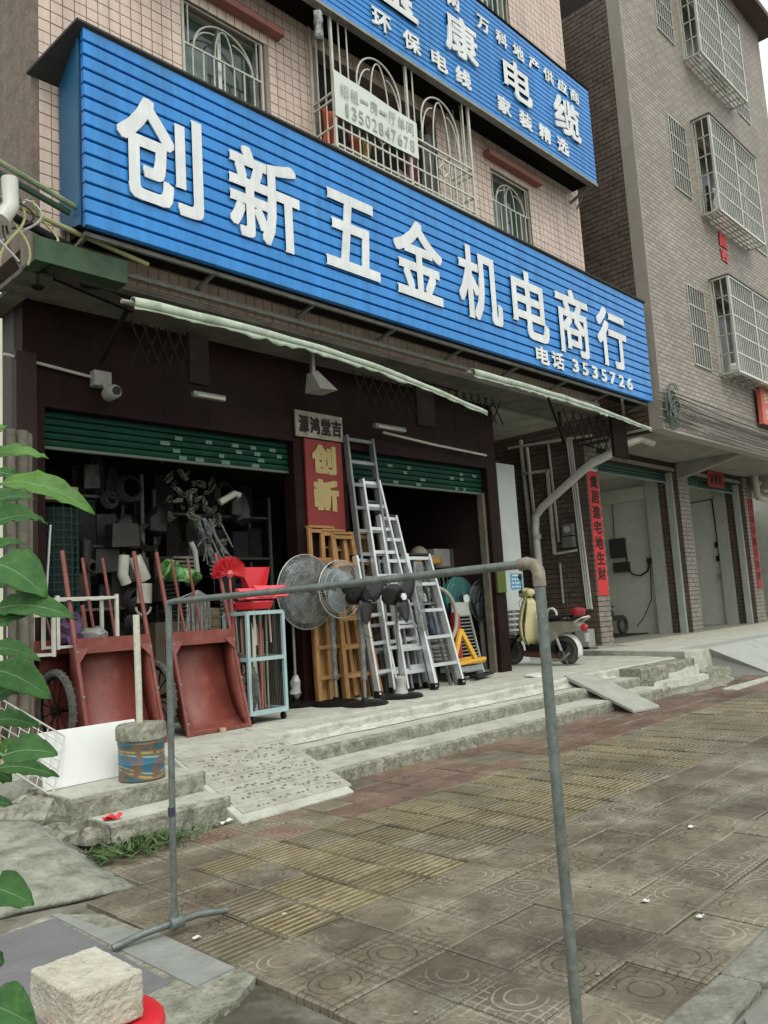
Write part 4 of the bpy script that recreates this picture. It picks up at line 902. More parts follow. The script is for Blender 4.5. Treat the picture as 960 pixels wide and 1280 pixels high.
# next building beyond
n2=thing('far_shop_building',(29,8.8,.5),'next building beyond the far pillar with a dark shop opening','building')
m=MB(); m.box(24.3,34,9.0,9.3,4.4,9); m.box(33.6,34,8.6,12,.5,9); m.build('wall',white_wall,n2)
m=MB(); m.box(24.3,33.6,12,12.2,.5,4.6); m.box(24.3,24.5,9.0,12,.5,4.6); m.build('dark_room',M('drk2',(.02,.03,.03),.8),n2)
m=MB(); m.box(24.3,34,6.9,9.0,4.5,4.7); m.build('canopy',soffitm,n2)
rr=random.Random(2)
for k in range(6):
    x=25.2+k*.1; z=.553+k*.42; m=MB(); m.box(x,x+1.6,10.5,11,z,z+.41); tag(m.build('stock_box',M('sb%d'%(k%3),((.1,.12,.12),(.18,.18,.15),(.06,.09,.10))[k%3],.7)),'%s dim crate of the stack in the dark shop at the right edge'%['lowest','second lowest','third','fourth','fifth','topmost'][k],'box','stock boxes in the far right shop')
t=thing('drain_pipe',(24.1,8.2,3.9),'grey drain pipe with bends at the far right pillar top','pipe')
m=MB(); m.tube([(24.0,8.2,4.75),(24.0,8.2,4.25),(24.05,8.2,4.1),(24.4,8.1,4.05)],.09,10); m.tube([(24.0,8.2,4.5),(25,8.0,4.62),(27,7.8,4.7)],.07,8); m.tube([(24.2,8.1,4.3),(24.7,8,4.3),(24.9,8,4.15),(25.2,8,4.4),(26.5,8,4.45)],.05,8); m.build('pipe_run',pvc,t,smooth=True)
# ---------------- pipes on the side wall ----------------
t=thing('drain_pipe',(14.7,9.5,PZ),'thick white drain pipe slanting down the dark brick side wall','pipe')
m=MB(); m.tube([(14.9,7.6,4.55),(14.78,7.85,4.36),(14.72,8.15,4.26),(14.7,8.35,4.16),(14.7,9.45,3.50),(14.7,9.62,3.34),(14.7,9.66,3.05),(14.7,9.62,PZ)],.085,12); m.build('pipe_run',pvc_white,t,smooth=True)
for z in (2.9,2.2,1.5): m=MB(); m.lathe([(.10,-.05),(.10,.05)],(14.7,9.64,z),12); m.build('collar',pvc,t)
t=thing('drain_branch',(14.8,7.7,4.6),'short grey pipe bend with trap beside the slanting drain','pipe'); m=MB(); m.tube([(14.7,7.6,4.9),(14.75,7.7,4.62),(14.8,7.5,4.5),(15.0,7.2,4.6),(15.3,7.1,4.52)],.07,8); m.build('pipe_run',pvc,t,smooth=True)
m=MB(); xx=14.86
m.bar((xx,9.95,5.1),(xx,9.85,PZ+.7),.06); m.bar((xx-.03,9.78,4.9),(xx-.03,9.70,2.0),.05)
m.bar((xx,9.98,4.34),(xx,9.32,4.30),.06); m.bar((xx,9.33,4.33),(xx,9.33,2.50),.06); m.bar((xx,9.33,2.5),(xx,8.78,2.53),.05); m.bar((xx,9.25,4.9),(xx,9.20,2.75),.035); m.bar((xx,9.22,2.3),(xx,9.22,1.45),.03)
m.bar((xx,10.3,4.98),(xx,8.2,4.86),.05)
tag(m.build('conduits',pvc),'pale square conduits framing the meter on the dark brick side wall','conduit')
m=MB()
for k in range(3): m.bar((xx-.01,8.78-k*.05,4.9),(xx-.01,8.66-k*.05,PZ+.9),.028)
tag(m.build('conduit_bundle',pvc_white),'three parallel thin conduits running down beside the red paper strip','conduit')
t=thing('electric_meter',(14.8,8.95,2.6),'grey electric meter boxes on the dark side wall','meter')
for a,b,c,d in ((8.80,9.06,2.85,3.10),(8.80,9.08,2.60,2.83)): m=MB(); m.box(14.78,14.88,a,b,c,d); m.build('meter_box',M('mtr',(.16,.17,.15),.4),t,bevel=.01); 
m=MB(); m.lathe([(.07,-.03),(.07,.0)],(14.775,8.93,2.98),14,'x'); m.build('dial',M('dial',(.45,.45,.4),.2),t)
m=MB(); m.box(14.6,14.86,8.55,8.85,PZ,PZ+.5); tag(m.build('grey_box',M('gbx',(.28,.29,.26),.7),bevel=.01),'small grey box at the foot of the brick side wall','box')
# alley back wall
m=MB(); m.box(11.84,14.9,12.5,12.7,PZ,12); tag(m.build('alley_wall',maroon_dark),'dark wall closing the narrow alley between the buildings','wall')
# cable coil and cables
t=thing('cable_coil',(15.15,6.6,5.0),'tangled grey green coil of cables on the corner of the brick building','cable coil')
m=MB(); rr=random.Random(6)
for k in range(26):
    c=(15.2+rr.uniform(-.12,.12),6.60-rr.random()*.08,5.12+rr.uniform(-.2,.2)); m.loop(c,rr.uniform(.10,.27),.011,'y',16,5,rr.uniform(0,90),rr.uniform(250,360),rr.uniform(.8,1.5))
m.build('loops',M('cabm',(.14,.17,.14),.6,c2=(.05,.06,.05),sc_=8),t)
for k in range(11):
    z=4.78+k*.055; m=MB(); sg_=rr.uniform(.05,.2)
    m.tube([(14.6 if k%3==0 else 15.2,6.63-k*.004,z+.1)]+[(15.2+i*1.1,6.62-k*.006,z+.12-sg_*math.sin(i/8*3.14)-(.0)) for i in range(9)]+[(26,6.6,z+.05)],.012 if k%3 else .018,5)
    tag(m.build('cable',M('cab%d'%(k%3),((.16,.17,.14),(.06,.06,.055),(.30,.31,.27))[k%3],.7)),'%s cable strung along the brick building below the lowest cage'%['lowest','second lowest','third lowest','fourth lowest','fifth lowest','middle','fifth highest','fourth highest','third highest','second highest','highest'][k],'cable','cables strung along the brick building')
# left cables / green poles
m=MB(); m.tube([(1.2,6.86,6.02),(2.58,6.86,5.60),(3.4,6.86,5.37)],.026,8); tag(m.build('cable_pipe',M('gp1',(.30,.34,.20),.6,c2=(.1,.16,.08),sc_=3)),'pale green pipe crossing the left corner to the blue sign','pipe')
m=MB(); m.tube([(1.2,6.90,5.96),(2.58,6.90,5.52),(3.2,6.9,5.36)],.03,8); tag(m.build('cable_pipe',M('gp2',(.02,.06,.03),.6)),'dark green pipe running just below the pale green one','pipe')
m=MB(); m.tube([(1.2,6.95,5.75),(2.6,6.95,5.32),(3.3,6.9,5.18),(4.0,6.9,5.08)],.024,8); tag(m.build('cable_pipe',M('gp3',(.34,.34,.16),.6)),'yellowish pipe at the left corner under the sign','pipe')
m=MB(); m.tube([(1.2,6.97,5.70),(2.6,6.97,5.22),(3.2,6.95,5.06)],.04,8); tag(m.build('black_cable',plastic_black),'thick black cable bundle at the left corner of the building','cable')
rr=random.Random(9)
for k in range(9):
    x=2.6+rr.random()*.35; m=MB(); pts=[(x,6.9,5.35)]
    a_,b_2,L_=rr.uniform(.05,.22),rr.uniform(0,6),rr.uniform(.25,.75)
    for q in range(1,15): u=q/14; pts.append((x+a_*math.sin(b_2+u*4.2)-a_*math.sin(b_2),6.88+.05*math.cos(u*5+k),5.35-L_*u))
    m.tube(pts,.011,5); tag(m.build('loose_wire',M('lw%d'%(k%3),((.45,.44,.2),(.05,.05,.04),(.5,.5,.45))[k%3],.6)),'%s loose wire dangling at the left corner of the building'%['yellow','black','white','long yellow','long black','long white','bent yellow','bent black','bent white'][k],'wire','loose wires at the left corner')
m=MB(); m.tube([(2.62,6.8,5.45),(2.63,6.8,5.2),(2.55,6.8,5.05)],.07,10); tag(m.build('insulator',pvc_white,smooth=True),'white bent pipe end at the left picture edge by the wires','pipe')
# =====================================================================
# GOODS ON THE PLATFORM
# =====================================================================
G=PZ+.006
def cart(cx,y0,wd,label,rodtop=2.26,name='hand_cart'):
    """upright steel barrow: tray opening faces the street, handles point up"""
    t=thing(name,(cx,y0,G),label,'hand cart','red hand carts stood on end')
    x0,x1=cx-wd/2,cx+wd/2; L=.50/1.9
    ry=lambda z:y0+.02+(z-G)*.28
    for x in (x0,x1): m=MB(); m.tube([(x,ry(G),G),(x,ry(1.6),1.6),(x,ry(rodtop),rodtop)],.022,8); m.build('rail',red,t)
    for x in (x0+.33,x1-.20): m=MB(); m.tube([(x,ry(1.25)+.25,1.2),(x-.05,ry(2.1)+.22,rodtop-.05)],.016,6); m.build('leg',red,t)
    H=.95; prof=[(ry(G)+.01,G+.02),(ry(G)+.09,G+.04),(ry(G)+.18,G+.10),(ry(G)+.27,G+.22),(ry(G)+.34,G+.38),(ry(G)+.39,G+.56),(ry(G)+.42,G+.75),(ry(G)+.43,G+H)]
    a,b=x0+.02,x1-.02; m=MB(); g=[[(x,y,z) for y,z in prof] for x in (a,b)]; m.sheet(g)
    n=len(prof); fr=[(ry(z)+.005,z) for y,z in prof]
    for x in (a,b): m.sheet([[(x,y,z) for y,z in prof],[(x,y,z) for y,z in fr]])
    m.sheet([[(a,prof[-1][0],G+H),(b,prof[-1][0],G+H)],[(a,fr[-1][0],G+H),(b,fr[-1][0],G+H)]])
    m.build('tray',red,t,smooth=True,solid=.006)
    m=MB(); m.bar((x0,ry(G+H)-.01,G+H),(x1,ry(G+H)-.01,G+H),.03,.14,(0,0,1)); m.build('cross_plate',red,t); m=MB(); m.bar((x0,ry(G)-.005,G+.02),(x1,ry(G)-.005,G+.02),.02,.03); m.build('lip_bar',red,t)
    m=MB(); m.tube([(x0-.16,ry(G)+.40,G+.38),(x1+.16,ry(G)+.40,G+.38)],.016,8); m.build('axle',steel_dark,t)
    for x in (x0,x1):
        for z in (G+.12,G+.5,G+.9): m=MB(); m.lathe([(.014,-.03),(.014,-.024),(.006,-.022)],(x,ry(z),z),8,'y'); m.build('bolt',steel,t)
        s_=1 if x==x0 else -1; m=MB(); zq=G+H; m.add([(x,ry(zq)-.028,zq-.02),(x+s_*.12,ry(zq)-.028,zq-.02),(x,ry(zq-.14)-.028,zq-.16)],[(0,1,2)]); m.build('gusset',red,t,solid=.006)
    for x in (x0-.13,x1+.13):
        c=(x,ry(G)+.40,G+.38); m=MB(); m.loop(c,.345,.034,'x',32,8)
        for k in range(32):
            a_=k*math.pi/16; p=(x,c[1]+.370*math.cos(a_),c[2]+.370*math.sin(a_)); m.box(p[0]-.030,p[0]+.030,p[1]-.007,p[1]+.007,p[2]-.007,p[2]+.007)
        wh=m.build('wheel',rubber,t)
        m=MB(); m.loop(c,.300,.012,'x',28,6); m.lathe([(.04,-.04),(.04,.04)],c,10,'x')
        for k in range(14):
            a_=k*math.pi/7; m.tube([(x+.02*(-1)**k,c[1],c[2]),(x,c[1]+.30*math.cos(a_+.2),c[2]+.30*math.sin(a_+.2))],.006,4)
        m.build('spokes',steel_dark,wh)
    return t
cart(3.735,6.97,.74,'red hand cart stood on end behind the white board and bucket')
cart(4.755,7.02,.73,'red hand cart stood on end with its open tray fully visible')
cart(3.36,7.47,.73,'red hand cart mostly hidden behind the leftmost wheel and the board',1.75)
m=MB(); m.box(4.72,4.80,6.98,7.06,G,G+.05); m.build
m=MB(); m.lathe([(.035,0),(.035,.04)],(4.75,6.99,G),8); tag(m.build('wood_chock',tan),'small wooden chock under the lip of the open red cart','chock')
# white tube frames
def tubeframe(x0,x1,y0,y1,z0,z1,label):
    t=thing('stool_frame',((x0+x1)/2,(y0+y1)/2,z0),label,'frame'); m=MB()
    for x in (x0,x1):
        for y in (y0,y1): m=MB(); m.bar((x,y,z0),(x,y,z1+.03),.03); m.build('post',steel_white,t)
    for z in (z0+.02,z1):
        for a,b in (((x0,y0),(x1,y0)),((x0,y1),(x1,y1)),((x0,y0),(x0,y1)),((x1,y0),(x1,y1))): m=MB(); m.bar((a[0],a[1],z),(b[0],b[1],z),.025); m.build('rail',steel_white,t)
    return t
tubeframe(3.24,3.82,7.34,7.65,1.34,1.80,'white tube frame hung above the left carts')
tubeframe(2.98,3.2,7.34,7.8,1.28,1.66,'narrow white tube frame at the far left above the hidden cart')
m=MB(); m.lathe([(.02,0),(.10,.02),(.12,.07),(.10,.13),(.12,.18),(.08,.24),(.09,.28),(.03,.31)],(3.42,7.5,1.36),18); m.rough(.026,5); tag(m.build('purple_bag',purple,smooth=True),'crumpled purple bag inside the white tube frame','bag')
m=MB(); m.lathe([(.02,0),(.13,.03),(.15,.10),(.05,.16)],(3.68,7.55,1.36),12); m.rough(.02,8); tag(m.build('grey_sack',rag,smooth=True),'grey sack right of the purple bag in the white frame','sack')
m=MB(); m.box(3.52,3.62,7.6,7.7,1.36,1.62); tag(m.build('carton',carton),'tan carton behind the purple bag','box')
# white board leaning on step, bucket base with pole
t=thing('white_board',(2.9,6.2,.33),'white rectangular board standing on the left steps before the carts','board')
m=MB(); m.hexa([(2.62,6.20,.33),(3.42,6.20,.33),(3.42,6.225,.33),(2.62,6.225,.33),(2.62,6.30,.745),(3.42,6.30,.745),(3.42,6.325,.745),(2.62,6.325,.745)]); m.build('board',whiteboard,t,bevel=.003)
t=thing('pole_base',(3.27,5.93,.328),'painted bucket filled with concrete holding a worn white pole','bucket')
bx,by,bz=3.27,5.93,.328
bk=bpy.data.materials.new('bucket_print'); bk.use_nodes=True; n_,l_,b_=nodes(bk)
g_=n_.new('ShaderNodeTexCoord'); wv=n_.new('ShaderNodeTexWave'); wv.wave_type='BANDS'; wv.bands_direction='Z'; wv.inputs['Scale'].default_value=1.1; wv.inputs['Distortion'].default_value=3.2; wv.inputs['Detail'].default_value=1; wv.inputs['Detail Scale'].default_value=1.2
l_.new(g_.outputs['Object'],wv.inputs['Vector']); cr_=n_.new('ShaderNodeValToRGB'); cr_.color_ramp.interpolation='CONSTANT'
for p_,c_ in ((0,(.03,.10,.13)),(.3,(.16,.10,.06)),(.42,(.36,.27,.11)),(.58,(.08,.13,.10)),(.7,(.30,.32,.27)),(.8,(.03,.13,.21))):
    e_=cr_.color_ramp.elements[0] if p_==0 else cr_.color_ramp.elements.new(p_); e_.color=(*c_,1)
l_.new(wv.outputs[0],cr_.inputs[0]); tn=n_.new('ShaderNodeTexNoise'); tn.inputs['Scale'].default_value=14; tn.inputs['Detail'].default_value=8; tr_=n_.new('ShaderNodeValToRGB'); tr_.color_ramp.elements[0].position=.5; tr_.color_ramp.elements[1].position=.6
l_.new(g_.outputs['Object'],tn.inputs['Vector']); l_.new(tn.outputs[0],tr_.inputs[0]); mm_=n_.new('ShaderNodeMix'); mm_.data_type='RGBA'; l_.new(tr_.outputs[0],mm_.inputs['Factor']); l_.new(cr_.outputs[0],mm_.inputs['A']); mm_.inputs['B'].default_value=(.17,.10,.06,1); l_.new(mm_.outputs['Result'],b_.inputs['Base Color']); b_.inputs['Roughness'].default_value=.5
m=MB(); m.lathe([(.165,0),(.175,.01),(.172,.12),(.178,.13),(.174,.15),(.176,.27),(.182,.28),(.178,.30),(.170,.31)],(bx,by,bz),28); m.build('bucket',bk,t,smooth=True)
m=MB(); m.lathe([(.172,.29),(.192,.31),(.190,.40),(.182,.42),(.03,.43)],(bx,by,bz),28); m.rough(.004,2); m.build('concrete_top',concrete_rough,t,smooth=True)
m=MB(); m.tube([(bx-.01,by,bz+.42),(bx-.02,by,bz+1.27)],.026,10); m.build('pole',M('wornpole',(.55,.55,.45),.7,c2=(.45,.45,.36),sc_=9,dirt=(.10,.10,.08),ds=28,dl=.6),t,smooth=True)
# wire mesh panel left
t=thing('wire_grid',(2.5,6.2,.3),'white wire grid panel leaning at the left beside the white board','mesh panel')
A=Vector((2.24,6.55,1.16)); B=Vector((2.80,6.24,.70)); Cc=Vector((2.64,6.10,.30)); D=Vector((2.10,6.40,.78))
m=MB(); n=11
for k in range(n+1):
    u=k/n; m.tube([A.lerp(B,u),D.lerp(Cc,u)],.004 if 0<k<n else .007,4)
for k in range(8):
    u=k/7; m.tube([A.lerp(D,u),B.lerp(Cc,u)],.004 if 0<k<7 else .007,4)
m.build('wires',wire_white,t)
# bamboo poles, blue panel at left edge
for k,(x,y,r_) in enumerate(((2.70,7.0,.035),(2.80,7.02,.05),(2.89,7.1,.03))):
    m=MB(); pts=[(x,y,.2+q*.34) for q in range(10)]; m.tube(pts,[r_*(1.06 if q%2 else .97) for q in range(10)],9)
    tag(m.build('bamboo_pole',wood_grey,smooth=True),('thin','thick','thinnest')[k]+' weathered pole standing at the left corner of the shop','pole')
t=thing('blue_panel',(2.2,6.05,.8),'blue panel in a cream frame at the left picture edge','panel')
m=MB(); m.box(1.9,2.215,6.05,6.07,1.3,3.86); m.build('board',M('bpan',(.06,.30,.42),.5),t); m=MB(); m.box(2.215,2.265,6.03,6.09,1.25,3.86); m.build('frame',M('cfr',(.55,.56,.42),.6),t); m=MB(); m.box(1.9,2.25,6.04,6.08,.6,1.24); m.build('base_board',M('obd',(.38,.20,.05),.7),t)
# grey blue wheeled cabinet of brooms
t=thing('wheeled_rack',(5.45,7.35,G),'pale blue wheeled steel rack holding brooms','rack')
x0,x1,y0,y1,z0,z1=5.20,5.68,7.13,7.55,G+.09,1.575
for x in (x0,x1):
    for y in (y0,y1): m=MB(); m.bar((x,y,z0),(x,y,z1),.035); m.build('post',bluegrey,t)
for z,h in ((z0+.02,.05),(1.08,.04),(z1,.04)):
    m=MB()
    for y in (y0,y1): m.bar((x0,y,z),(x1,y,z),.036,h)
    for x in (x0,x1): m.bar((x,y0,z),(x,y1,z),.036,h)
    m.build('rail',bluegrey,t)
m=MB(); m.box(x0,x1,y0,y1,z0-.005,z0); m.build('floor_plate',steel_dark,t)
for x in (x0+.03,x1-.03):
    m=MB(); m.lathe([(.04,-.015),(.04,.015)],(x,y0+.02,G+.04),10,'x'); m.bar((x,y0+.02,G+.04),(x,y0+.02,z0),.02); m.build('caster',plastic_black,t)
m=MB()
for k in range(13): u=x0+.04+k*(x1-x0-.08)/12; m.tube([(u,y1-.02,z0),(u,y1-.02,z1)],.004,4); m.tube([(x1,y0+.03+k*.03,z0),(x1,y0+.03+k*.03,z1)],.003,4)
for k in range(34): z=z0+.03+k*.031; m.tube([(x0,y1-.02,z),(x1,y1-.02,z)],.003,4)
m.build('mesh',M('meshd',(.12,.12,.09),.7),t)['kind']='stuff'
rr=random.Random(21)
cols=[M('stk1',(.28,.24,.15),.6),M('stk2',(.45,.10,.08),.5),M('stk3',(.30,.32,.29),.5),M('stk4',(.14,.12,.09),.6),M('stk5',(.5,.48,.4),.5)]
for k in range(11):
    x=x0+.06+rr.random()*.36; y=y0+.08+rr.random()*.26; m=MB(); m.tube([(x,y,z0),(x+rr.uniform(-.05,.05),y+.04,rr.uniform(1.3,1.75))],.011,6)
    tag(m.build('broom_stick',cols[k%5]),'%s stick standing in the pale blue wheeled rack'%['short tan','short red','short grey','dark brown','off white','second tan','second red','second grey','second dark brown','second off white','last tan'][k],'stick','sticks in the wheeled rack')
# red plastic brush head, dustpans above rack
t=thing('round_brush',(5.30,7.5,1.5),'bright red round bristle brush standing in the rack','brush')
m=MB(); rr=random.Random(2)
c=Vector((5.22,7.45,2.02))
for k in range(520):
    a=rr.uniform(-.25,math.pi+.25); b=rr.uniform(-.5,.5); d=Vector((math.cos(a)*math.cos(b),math.sin(b),math.sin(a)*math.cos(b))); s=rr.uniform(.17,.205)
    p=c+d*s; q=d.cross(Vector((0,1,0))).normalized()*.0045; m.add([c+d*.03-q,c+d*.03+q,p+q*.7,p-q*.7],[(0,1,2,3)])
m.build('bristles',red_plastic,t)['kind']='stuff'; m=MB(); m.tube([c,(5.25,7.4,.6)],.014,6); m.lathe([(.03,-.04),(.05,0),(.03,.04)],tuple(c),10); m.build('handle',M('pinkh',(.55,.12,.12),.5),t)
def dustpan(x,y,z,w1,w2,h,mt,label,tilt=.1,d=.12):
    t=thing('dustpan',(x,y,z),label,'dustpan','plastic dustpans above the rack'); m=MB()
    m.add([(x-w1/2,y,z),(x+w1/2,y,z),(x+w2/2+tilt,y+.03,z+h),(x-w2/2+tilt,y+.03,z+h)],[(0,1,2,3)])
    m.add([(x-w1/2,y,z),(x-w1/2,y-d,z+.01),(x-w2/2+tilt,y-.01,z+h),(x-w2/2+tilt,y+.03,z+h)],[(0,1,2,3)]); m.add([(x+w1/2,y,z),(x+w1/2,y-d,z+.01),(x+w2/2+tilt,y-.01,z+h),(x+w2/2+tilt,y+.03,z+h)],[(0,1,2,3)])
    m.add([(x-w1/2,y,z),(x+w1/2,y,z),(x+w1/2,y-d,z+.01),(x-w1/2,y-d,z+.01)],[(0,1,2,3)])
    m.build('pan',mt,t,solid=.006); m=MB(); m.tube([(x,y,z),(x-.02,y-.05,z-.5)],.012,6); m.build('handle',M('ph',(.5,.4,.4),.5),t); return t
dustpan(5.55,7.5,1.84,.22,.42,.26,red_plastic,'dark red dustpan with pierced back above the rack',.05)
dustpan(5.42,7.3,1.72,.40,.44,.13,pink_plastic,'bright pink dustpan nearest the rail above the rack',.0,.16)
dustpan(5.66,7.35,1.74,.36,.46,.14,pink_plastic,'second pink dustpan tucked right behind the first',.03,.14)
m=MB(); m.lathe([(.06,0),(.20,.02),(.23,.09),(.225,.10),(.19,.03),(.06,.012)],(5.45,7.35,1.60),20); tag(m.build('red_basin',red_plastic,smooth=True),'small red plastic basin below the pink dustpans','basin')
# mop heads, green bag, reed roll
m=MB(); rr=random.Random(5)
for k in range(60):
    x=4.98+rr.gauss(0,.07); y=7.75+rr.uniform(-.05,.05); L=rr.uniform(.3,.55); m.tube([(5.0,7.75,1.86),(x,y,1.78),(x+rr.uniform(-.03,.03),y,1.82-L)],.009,4)
tag(m.build('mop_head',rag),'grey string mop head hanging behind the open red cart','mop')
m=MB(); g=[[(4.95+.42*(i/9-.5),8.0+.12*math.sin(k*.9+i),2.02+.20*math.sin(math.pi*k/7)*(1-.3*i/9)-.09*i/9) for k in range(8)] for i in range(10)]; m.sheet(g); m.rough(.018,2); tag(m.build('green_bag',green_plastic,smooth=True,solid=.01),'bright green plastic bag behind the open red cart','bag')
m=MB(); m.lathe([(.12,0),(.125,.02),(.12,1.25),(.03,1.26)],(5.28,7.95,G),16); 
for k in range(12): m.loop((5.28,7.95,G+.05+k*.1),.123,.006,'z',16,4)
tag(m.build('reed_roll',M('reed',(.25,.22,.13),.8,c2=(.16,.14,.08),sc_=12),smooth=True),'upright tan roll of matting between cart and rack','roll')
# ---------------- fans ----------------
def fan_base(t,x,y,r_=.27,mt=plastic_black,wrap=True,ztop=1.5,neck=.03):
    m=MB(); m.lathe([(r_,0),(r_,.02),(r_*.9,.04),(.05,.055),(.04,.09)],(x,y,G),28); m.build('base',mt,t,smooth=True)
    m=MB(); m.tube([(x,y,G+.05),(x,y,ztop)],.018,8); m.build('pole',steel,t,smooth=True)
    if wrap: 
        m=MB(); rr=random.Random(int(x*9)); pts=[(x+rr.uniform(-.006,.006),y,G+.30+q*(ztop-G-.35)/12) for q in range(13)]; m.tube(pts,[rr.uniform(.032,.046) for _ in pts],9); m.build('film_wrap',film,t,smooth=True)
def guard(t,c,r_,mt=wire,n=40,dy=.07):
    m=MB()
    for q,(f,o) in enumerate(((1,0),(.82,-.5),(.6,-.8),(.35,-.95),(.82,.5),(.5,.8))):
        m.loop((c[0],c[1]+dy*o,c[2]),r_*f,.007 if f==1 else .003,'y',36,4)
    for k in range(n):
        a=2*math.pi*k/n; pts=[(c[0]+r_*f*math.cos(a),c[1]+dy*o,c[2]+r_*f*math.sin(a)) for f,o in ((1,0),(.82,-.5),(.6,-.8),(.35,-.95),(.12,-1))]; m.tube(pts,.0022,3,False)
    m.build('guard',mt,t)['kind']='stuff'
    m=MB(); m.lathe([(.055,0),(.06,.01),(.05,.02)],(c[0],c[1]-dy-.02,c[2]),16,'y'); m.build('badge',plastic_black,t)
def blades(t,c,r_,mt,n=3,droop=0,w0=.10,rot=.3):
    for k in range(n):
        a=rot+2*math.pi*k/n; u=Vector((math.cos(a),0,math.sin(a))); v=Vector((-math.sin(a),0,math.cos(a))); y=Vector((0,1,0)); cc=Vector(c)
        g=[]
        for i in range(6):
            f=.15+.85*i/5; wd=w0*math.sin(math.pi*min(1,(.25+f*.65)))*1.6
            g.append([tuple(cc+u*r_*f+v*(j/3-.5)*wd*2+y*((j/3-.5)*.05)) for j in range(4)])
        m=MB(); m.sheet(g); m.build('blade',mt,t,smooth=True,solid=.006)
    m=MB(); m.lathe([(.05,-.03),(.065,0),(.06,.05),(.05,.08)],c,14,'y'); m.build('hub',plastic_black,t,smooth=True)
def motor(t,c,mt=plastic_black):
    m=MB(); m.lathe([(.03,.02),(.085,.05),(.095,.12),(.09,.22),(.05,.27)],c,16,'y'); m.build('motor',mt,t,smooth=True)
t=thing('pedestal_fan',(6.80,7.55,G),'tall pedestal fan with clear round wire guard before the wooden ladders','fan')
fan_base(t,6.80,7.55,.30,steel_dark,True,1.6); guard(t,(6.85,7.42,1.815),.36,wire,60); blades(t,(6.85,7.45,1.815),.30,M('clearblade',(.20,.25,.27),.3),3,w0=.12); motor(t,(6.85,7.48,1.815))
t=thing('wrapped_fan',(6.55,7.95,G),'large pedestal fan wrapped in grey plastic film left of the clear one','fan')
fan_base(t,6.52,7.98,.26,steel_dark,False,1.6); c=(6.62,7.80,1.81)
m=MB(); m.lathe([(.02,-.13),(.25,-.12),(.42,-.07),(.46,0),(.42,.08),(.2,.14),(.02,.15)],c,36,'y'); m.rough(.010,3); m.build('film_cover',film,t,smooth=True)
guard(t,c,.47,wire,24,.10)
m=MB(); m.lathe([(.02,0),(.07,.05),(.05,.12),(.06,.2),(.02,.28)],(6.52,7.98,G+.1),10); m.rough(.012,2); m.build('plastic_knot',M('pknot',(.4,.4,.38),.5),t,smooth=True)
for x,y,zt,lb,rot in ((6.88,7.12,1.66,'black fan head without guard on a film wrapped pole, left of two',2.6),(7.62,7.22,1.64,'black fan head without guard, right of two, with pale hub cap',2.9)):
    t=thing('bare_fan',(x,y,G),lb,'fan'); fan_base(t,x,y,.28,plastic_black,x<7,zt)
    blades(t,(x,y-.10,zt+.04),.34,M('bblade',(.008,.008,.008),.4),3,w0=.085,rot=rot); motor(t,(x,y-.06,zt+.04))
    if x>7:
        m=MB(); m.lathe([(.045,-.02),(.045,.0)],(x,y-.14,zt+.04),14,'y'); m.build('cap',letter_white,t)
        m=MB(); m.lathe([(.09,0),(.07,.06),(.06,.12),(.075,.2),(.03,.22)],(x,y,G+.05),12); m.rough(.008,4); m.build('plastic_knot',M('pknot',(0,0,0)),t,smooth=True)
    m=MB(); m.loop((x+.2,y,zt-.25),.22,.004,'y',18,4,180,360); m.build('cord_loop',plastic_black,t)
t=thing('teal_fan',(10.2,8.6,G),'round teal fan with white hub inside the right opening','fan')
c=(10.55,8.55,1.63); fan_base(t,10.55,8.62,.22,steel_dark,False,1.6)
m=MB(); m.lathe([(.30,-.05),(.37,-.03),(.38,.03),(.3,.06)],c,32,'y'); m.build('rim',teal_plastic,t,smooth=True); guard(t,(c[0],c[1]-.04,c[2]),.37,M('tg',(.10,.20,.19),.5),48); blades(t,(c[0],c[1]-.06,c[2]),.34,teal_plastic,3)
m=MB(); m.lathe([(.075,-.02),(.075,.0)],(c[0],c[1]-.16,c[2]),16,'y'); m.build('hub_cap',letter_white,t)
t=thing('grey_fan',(11.0,8.3,G),'dark pedestal fan on a thick grey pole by the right jamb','fan')
c=(10.92,8.36,1.58); fan_base(t,10.98,8.42,.27,M('fbase',(.2,.21,.2),.5),False,1.5); guard(t,(c[0],c[1]-.04,c[2]),.36,M('fg',(.07,.08,.08),.5),44); blades(t,(c[0],c[1],c[2]),.32,M('fbl',(.05,.07,.07),.4),3)
m=MB(); m.tube([(10.98,8.42,G+.05),(10.97,8.44,1.5)],.05,10); m.build('thick_pole',M('tpole',(.20,.20,.18),.6),t,smooth=True)
